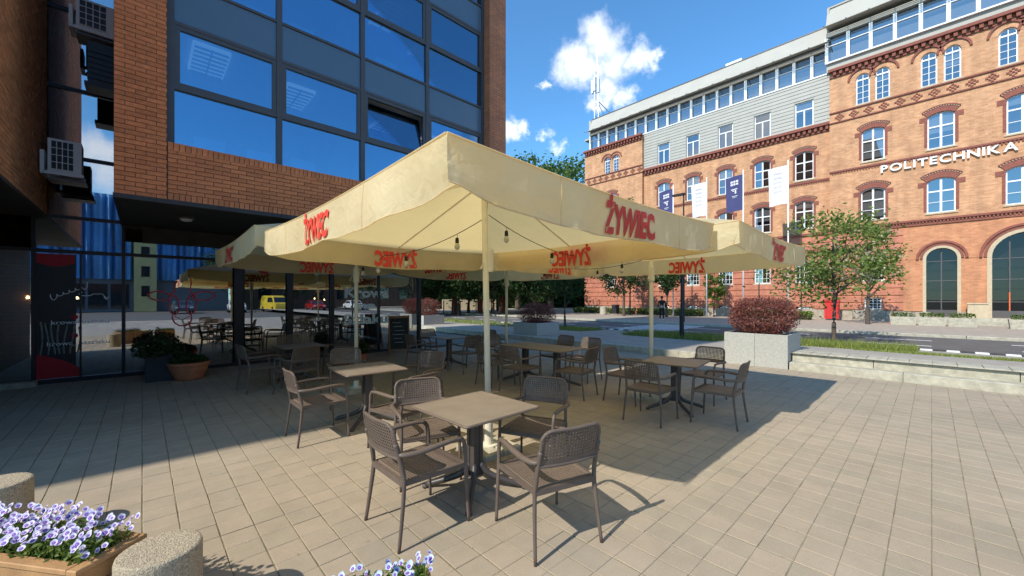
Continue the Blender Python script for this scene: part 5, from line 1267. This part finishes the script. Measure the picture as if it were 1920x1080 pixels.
# pebble concrete bollards
for x, y, lb in ((.065, 2.655, 'round pebble concrete bollard between the flower trough and the paving'), (-.73, 4.36, 'round pebble concrete bollard cut by the left edge behind the flowers')):
    t = thing('concrete_bollard', lb, 'bollard', (x, y, 0), 0, 'pebble concrete bollards'); b = MB(); b.lathe([(.170, 0), (.170, .430), (.166, .444), (.158, .449)], 40); b.build('body', M_conc, t, False); b = MB(); b.lathe([(.158, .449), (.14, .4505), (.001, .451)], 40); b.build('top', M_conc, t)
# pots by the shop window
def pot_plant(loc, prof, pm, label, hh, rad, leafm, seed, square=None):
    t = thing('potted_plant', label, 'plant', loc); b_ = MB()
    if square: b_.cbox(-square, square, -square, square, 0, prof, .01)
    else: b_.lathe(prof, 24)
    b_.build('pot', pm, t); top = prof if square else prof[-1][1]; rs_ = random.Random(seed); b_ = MB()
    for _ in range(900): a = rs_.uniform(0, 6.28); q = rs_.random() ** .5 * rad; leaf_quad(b_, Vector((q * math.cos(a), q * math.sin(a), top + hh * rs_.random() * (1.1 - q / rad * .6))), rs_.uniform(.05, .1), rs_, .1)
    stuff(b_.build('foliage', leafm, t)); b_ = MB()
    for k in range(8): a = 6.28 * k / 8; b_.tube([(0, 0, top - .02), (rad * .5 * math.cos(a), rad * .5 * math.sin(a), top + hh * .8)], .006, 4)
    b_.build('stems', M_bark, t)
pot_plant((.72, 10.75, 0), [(.20, 0), (.24, .03), (.32, .22), (.335, .30), (.36, .31), (.36, .37), (.30, .36)], M_terra, 'wide terracotta bowl of low green plants by the shop window', .18, .33, M_leafd, 1)
pot_plant((.25, 11.05, 0), .52, M_dpot, 'tall square dark pot with leafy shrub beside the terracotta bowl', .45, .42, M_leafd, 2, .21)
pot_plant((4.28, 10.5, 0), [(.10, 0), (.12, .02), (.15, .20), (.165, .205), (.165, .24), (.13, .235)], M_terra, 'small terracotta pot with a plant beside the chalkboard', .42, .22, M_leafd, 3)
# chalkboard
cb = thing('chalkboard', 'wooden framed chalkboard sandwich sign by the shop entrance', 'sign', (5.72, 11.15, 0), R(-20))
for s in (-1, 1):
    b = MB(); b.box(-.27, .27, -.012, .012, .18, 1.12); bo = b.build('board', M_board, cb, loc=(0, s * .17, 0)); bo.rotation_euler = (R(9 * s), 0, 0)
    b = MB(); b.box(-.31, -.27, -.02, .02, 0, 1.2); b.box(.27, .31, -.02, .02, 0, 1.2); b.box(-.27, .27, -.02, .02, 1.12, 1.19); b.box(-.27, .27, -.02, .02, .14, .18); f_ = b.build('frame', M_owood, cb, loc=(0, s * .17, 0)); f_.rotation_euler = (R(9 * s), 0, 0)
    if s < 0:
        b = MB()
        for k in range(6): x0 = -.2 + .03 * (k % 3); b.tube([(x0 + .03 * q, -.016, .98 - .12 * k + .008 * math.sin(q * 2.3 + k)) for q in range(9 + (k * 5) % 4)], .004, 4)
        b.build('chalk_marks', M_chalk, bo)

# ------------------------------------------------------------------ street furniture across the road
lp = thing('lamp_post', 'black lamp post with thick base in the verge behind the right parasol', 'lamp post', (15.4, 6.7, walk_z(15.4, 6.7)))
b = MB(); b.lathe([(.12, 0), (.12, .04), (.085, .08), (.085, .92), (.06, .98), (.045, 1.0)], 14); b.build('base', M_black, lp); b = MB(); b.tube([(0, 0, .98), (0, 0, 3.9)], .045, 10); b.build('shaft', M_black, lp); b = MB(); b.lathe([(.06, 3.88), (.13, 3.95), (.15, 4.25), (.17, 4.27), (.04, 4.36)], 14); b.build('lantern', M_black, lp)
lp = thing('lamp_post', 'slim tall street lamp with a flat head before the university', 'lamp post', (27.2, 11.7, .1))
b = MB(); b.tube([(0, 0, 0), (0, 0, 8.8)], [.08, .045], 10); b.build('shaft', M_black, lp); b = MB(); b.box(-.15, .15, -.1, .75, 8.75, 8.87); b.build('lamp_head', M_black, lp)
def flagpole(Y, m, label, marks):
    t = thing('flagpole', label, 'flag', (35, Y, .1), 0, 'flags before the university'); b_ = MB(); b_.tube([(0, 0, 0), (0, 0, 11.9)], [.06, .04], 10); b_.build('pole', M_white, t, True)
    b_ = MB(); G = {}
    for i in range(13):
        for j in range(17):
            s, q = i / 12, j / 16; G[i, j] = (.09 * math.sin(5.5 * s + q * 2 + Y) * s - .0, .05 + 1.25 * s * (1 - .07 * q), 11.55 - 2.85 * q - .10 * s * s)
    for i in range(12):
        for j in range(16): b_.face([G[i, j], G[i + 1, j], G[i + 1, j + 1], G[i, j + 1]])
    fl = b_.build('flag', m, t, True)
    b_ = MB()
    for (s0, s1, q0, q1) in marks:
        for (sa, sb) in ((s0, s1),):
            P = [(sa, q0), (sb, q0), (sb, q1), (sa, q1)]; b_.face([(.09 * math.sin(5.5 * s + q * 2 + Y) * s - .03, .05 + 1.25 * s * (1 - .07 * q), 11.55 - 2.85 * q - .10 * s * s) for s, q in P])
    b_.build('emblem', M_flagw if m is M_navy else mat('faint_print', (.55, .54, .6), .8), fl)
logo = [(.25 + .17 * i, .38 + .17 * i, .13 + .075 * j, .185 + .075 * j) for i in range(3) for j in range(2)] + [(.3, .7, .36, .385), (.38, .48, .40, .50), (.52, .62, .40, .43), (.30, .66, .56, .575), (.34, .62, .60, .61)]
faint = [(.3, .7, .15 + .12 * k, .19 + .12 * k) for k in range(5)]
flagpole(16.0, M_navy, 'leftmost navy flag with white emblem before the brick wall', logo); flagpole(13.1, M_flagw, 'white flag between the two navy flags', faint); flagpole(10.3, M_navy, 'navy flag with white emblem between the two white flags', logo); flagpole(7.3, M_flagw, 'rightmost flag, white with faint print', faint)
# litter bins, red box, cone, concrete tubs
t = thing('litter_bin', 'pale round concrete litter bin before the hedge', 'bin', (33.8, 22.6, .1), 0, 'litter bins'); b = MB(); b.lathe([(.32, 0), (.34, .05), (.34, .8), (.30, .82), (.28, .7)], 20); b.build('body', M_stone, t)
t = thing('litter_bin', 'dark litter bin on a post beside the pale one', 'bin', (33.8, 21.2, .1), 0, 'litter bins'); b = MB(); b.box(-.28, .28, -.25, .25, .15, .95); b.build('body', M_dframe, t); b = MB(); b.tube([(.33, 0, 0), (.33, 0, 2.4)], .035, 8); b.build('post', M_steel, t); b = MB(); b.box(-.3, .3, -.27, .27, .95, 1.02); b.build('lid', M_frame, t)
t = thing('red_cabinet', 'small red cabinet against the university wall behind the flowering tree', 'cabinet', (37.6, 5.1, .1)); b = MB(); b.box(-.25, .25, -.42, .42, .1, 1.35); b.build('body', M_redbox, t); b = MB(); b.prism([(-.3, 1.35), (.3, 1.35), (.3, 1.42), (-.3, 1.55)], lambda a, z, d: (a, d, z), -.46, .46); b.build('lid', M_redbox, t); b = MB(); b.box(-.2, .2, -.35, .35, 0, .1); b.build('feet', M_frame, t); b = MB(); b.box(-.262, -.251, -.36, .36, .25, 1.25); b.build('door', M_redbox, t)
t = thing('traffic_cone', 'small orange and white traffic cone by the wall corner', 'cone', (36.4, 1.75, .1)); b = MB(); b.box(-.2, .2, -.2, .2, 0, .04); b.build('base', M_cone, t); b = MB(); b.lathe([(.15, .04), (.125, .22)], 16); b.build('cone', M_cone, t); b = MB(); b.lathe([(.125, .22), (.09, .44)], 16); b.build('white_band', M_white, t); b = MB(); b.lathe([(.09, .44), (.03, .66)], 16); b.build('cone', M_cone, t)
for k, (x, y, lb) in enumerate(((34.2, 1.2, 'left concrete flower tub before the entrance'), (34.2, .0, 'middle concrete flower tub before the entrance'), (34.2, -1.2, 'right concrete flower tub before the smaller arch'), (33.8, -3.4, 'concrete flower tub before the large arch'))):
    t = thing('concrete_tub', lb, 'planter', (x, y, .1), 0, 'concrete tubs before the entrance'); b = MB(); b.prism([(-.45, 0), (.45, 0), (.5, .5), (.42, .5), (-.42, .5), (-.5, .5)], lambda a, z, d: (d, a * 1.2, z), -.3, .3); b.build('tub', M_stone, t)
    rs = random.Random(k); b = MB(); leaf_mass(b, -.25, .25, -.5, .5, .48, .75, 260, .12, rs); stuff(b.build('foliage', M_leaf, t))
t = thing('sandstone_block', 'square sandstone block between the two entrance arches', 'block', (37.9, -1.95, .5)); b = MB(); b.cbox(-.3, .3, -.42, .42, 0, .85, .03); b.build('block', M_sand, t); b = MB(); b.cbox(-.34, .34, -.46, .46, .85, .93, .02); b.build('cap', M_sand, t)
# person in black on the far pavement
def person(loc, rz, label):
    t = thing('person', label, 'person', loc, rz)
    me = bpy.data.meshes.new('body'); V = [((0, 0, .95), .155), ((0, 0, 1.15), .14), ((0, 0, 1.36), .165), ((0, 0, 1.48), .07), ((0, 0, 1.54), .062), ((.01, 0, 1.63), .092), ((0.01, 0, 1.72), .075)]
    E_ = [(0, 1), (1, 2), (2, 3), (3, 4), (4, 5), (5, 6)]
    for s in (-1, 1):
        i = len(V); V += [((0, s * .10, .90), .105), ((.02, s * .11, .50), .075), ((-.01, s * .12, .09), .05), ((.12, s * .13, .035), .04)]; E_ += [(0, i), (i, i + 1), (i + 1, i + 2), (i + 2, i + 3)]
        i = len(V); V += [((0, s * .19, 1.42), .068), ((-.03, s * .27, 1.15), .052), ((.05, s * .24, .95), .042), ((.14, s * .10, 1.0), .035)]; E_ += [(2, i), (i, i + 1), (i + 1, i + 2), (i + 2, i + 3)]
    me.from_pydata([v for v, r in V], E_, []); o = link('body_tmp', me)
    md = o.modifiers.new('s', 'SKIN'); o.modifiers.new('u', 'SUBSURF').levels = 1
    for i, (v, r) in enumerate(V): me.skin_vertices[0].data[i].radius = (r, r)
    me.skin_vertices[0].data[0].use_root = True
    dg = bpy.context.evaluated_depsgraph_get(); bm_ = bpy.data.meshes.new_from_object(o.evaluated_get(dg)); bpy.data.objects.remove(o)
    bm_.name = 'body'; bm_.materials.clear()
    for mm in (M_cloth, M_skin, M_shoe): bm_.materials.append(mm)
    for p in bm_.polygons:
        c = p.center; p.material_index = 1 if (c.z > 1.49 or (c.x > .09 and .9 < c.z < 1.1)) else (2 if c.z < .085 else 0); p.use_smooth = True
    link('body', bm_, t); b_ = MB(); b_.lathe([(.098, 1.64), (.105, 1.68), (.098, 1.75), (.06, 1.80), (.005, 1.815)], 14, (-.005, 0, 0)); b_.build('hair', M_hair, t, True)
person((28.6, 13.95, .1), R(200), 'person in black clothes and white shoes standing on the far pavement')

# ------------------------------------------------------------------ across the square behind the camera (seen in the shop glass)
bb = thing('blue_clad_building', 'building with wavy blue metal cladding reflected in the shop glass', 'building', (-2, -48, 0))
b = MB(); n_ = 110; x0, x1 = -26.0, 9.5; zs_ = [4.2 + .9 * k for k in range(13)]
for i in range(n_):
    for j in range(12):
        P = []
        for ii, jj in ((i, j), (i + 1, j), (i + 1, j + 1), (i, j + 1)):
            xx = x0 + (x1 - x0) * ii / n_; P.append((xx + 2, .55 * (1 if ii % 2 else -1) * (.6 + .4 * math.sin(ii * .9)) + .35 * math.sin(jj * .8 + ii * .35), zs_[jj]))
        b.face(P)
b.build('cladding', M_blue, bb); b = MB(); b.box(-24, 11.5, -14, -.6, 0, 15.2); b.build('core', mat('core_grey', (.16, .17, .19), .7), bb); b = MB(); b.box(1.2, 3.4, -.6, .75, 0, 15.4); b.build('stair_tower', M_ochre, bb)
for k in range(5): b = MB(); b.box(1.9, 2.7, .76, .80, 2 + 2.6 * k, 3.4 + 2.6 * k); b.build('window', M_carglass, bb)
for k in range(12): b = MB(); b.box(-23 + 2 * k, -21.3 + 2 * k, -.59, -.5, .4, 3.6); b.build('shop_window', M_carglass, bb)
b = MB(); b.quad((-60, -46, -.02), (60, -46, -.02), (60, -18, -.02), (-60, -18, -.02)); struct(b.build('side_street', M_asphalt))
b = MB(); b.quad((-60, -18, -.03), (60, -18, -.03), (60, -16, -.03), (-60, -16, -.03)); struct(b.build('side_pavement', M_pave))
def car(loc, rz, paint, label, van=False):
    t = thing('parked_car', label, 'car', loc, rz, 'cars parked across the square'); L_ = 4.3 if not van else 5.2; H_ = 1.45 if not van else 2.1; W_ = .86
    if van: prof = [(-2.6, .35), (-2.6, 1.2), (-2.5, 2.0), (-2.3, 2.1), (1.0, 2.1), (1.5, 1.9), (2.0, 1.2), (2.5, 1.05), (2.6, .7), (2.6, .35)]; gl_ = [[(-.2, 1.25), (-.2, 1.85), (1.15, 1.85), (1.75, 1.25)]]
    else: prof = [(-2.1, .35), (-2.15, .75), (-2.0, .95), (-1.5, 1.0), (-.9, 1.40), (-.3, 1.46), (.4, 1.40), (1.0, 1.0), (1.9, .85), (2.1, .65), (2.1, .35)]; gl_ = [[(-1.35, 1.02), (-.85, 1.34), (-.15, 1.38), (-.15, 1.02)], [(-.05, 1.02), (-.05, 1.38), (.38, 1.33), (.85, 1.02)]]
    b_ = MB(); k = len(prof)
    rows = [(-W_, .90), (-W_ * .92, 1.0), (W_ * .92, 1.0), (W_, .90)]
    for r in range(3):
        for i in range(k):
            i2 = (i + 1) % k
            def pt(idx, row): x, z = prof[idx]; y, s = rows[row]; return (x * (1 if s == 1 else .985), y * (1 - .16 * max(0, z - .95)), .35 + (z - .35) * (1 if s == 1 else .985))
            b_.face([pt(i, r), pt(i2, r), pt(i2, r + 1), pt(i, r + 1)])
    for r in (0, 3): b_.face([(x * .985, rows[r][0] * (1 - .16 * max(0, z - .95)), .35 + (z - .35) * .985) for x, z in prof])
    b_.build('body', paint, t)
    for s in (-1, 1):
        for poly in gl_: b_ = MB(); b_.face([(x, s * (W_ * (1 - .16 * max(0, z - .95)) + .012), z) for x, z in poly]); b_.build('side_window', M_carglass, t)
        for x in (-1.35 * L_ / 4.3, 1.35 * L_ / 4.3):
            b_ = MB(); b_.tube([(x, s * .72, .33), (x, s * .90, .33)], .33, 18); wh = b_.build('wheel', M_tyre, t); b_ = MB(); b_.tube([(x, s * .90, .33), (x, s * .915, .33)], .20, 14); b_.build('rim', M_steel, wh)
        b_ = MB(); b_.box(L_ / 2 - .12, L_ / 2 - .02, s * .62 - .14, s * .62 + .14, .62, .76); b_.build('headlight', M_lamp, t)
    b_ = MB(); ws = ([(1.52, 1.86), (1.98, 1.22)] if van else [(.46, 1.36), (.98, 1.02)]); b_.face([(ws[0][0] + .02, -.68, ws[0][1]), (ws[0][0] + .02, .68, ws[0][1]), (ws[1][0] + .03, .76, ws[1][1]), (ws[1][0] + .03, -.76, ws[1][1])]); b_.build('windscreen', M_carglass, t)
car((12.9, -36, 0), R(82), M_yvan, 'yellow van parked across the square, reflected in the shop glass', True)
car((8.6, -35.5, 0), R(94), M_wcar, 'white car parked across the square, reflected left of the yellow van'); car((3.4, -35.5, 0), R(88), M_scar, 'grey car parked across the square, reflected near the cow drawing'); car((18.0, -36, 0), R(92), M_rcar, 'red car parked across the square, reflected right of the yellow van'); car((23.5, -36, 0), R(90), M_wcar, 'white car parked furthest right across the square')
hz_ = make_tree('street_tree', 'leafy tree across the square, reflected in the shop glass', (16, -42, 0), 9, 3.4, 2.2, 3200, .35, M_leafd, 77, .17, 'street trees'); copy_thing(hz_, (30, -42, 0), 1.1, 'second leafy tree across the square, reflected in the shop glass'); copy_thing(hz_, (44, -42, 0), 2.1, 'third leafy tree across the square, reflected in the shop glass')

fb = thing('dark_brick_block', 'long dark brick block across the square, reflected behind the parked cars', 'building', (36, -52, 0))
b = MB(); b.box(-24, 40, -12, 0, 0, 13); b.build('wall', brick_mat('dark_block_brick', (.16, .08, .05), (.12, .06, .04), (.12, .09, .07), 0), fb); b = MB(); b.box(-24.3, 40.3, -12.3, .3, 13, 13.5); b.build('cornice', M_stone, fb)
for k in range(14):
    for j in range(3):
        b = MB(); b.box(-22 + 4.2 * k, -20.2 + 4.2 * k, .01, .06, 1.6 + 3.8 * j, 3.9 + 3.8 * j); b.build('window', M_carglass, fb)
for k in range(4): copy_thing(hz_, (9.5 + 9 * k, -40.5 - (k % 2), 0), .7 * k, ('tree by the yellow van', 'tree behind the red car', 'tree right of the red car', 'tree at the end of the parked row')[k] + ' across the square, reflected in glass')
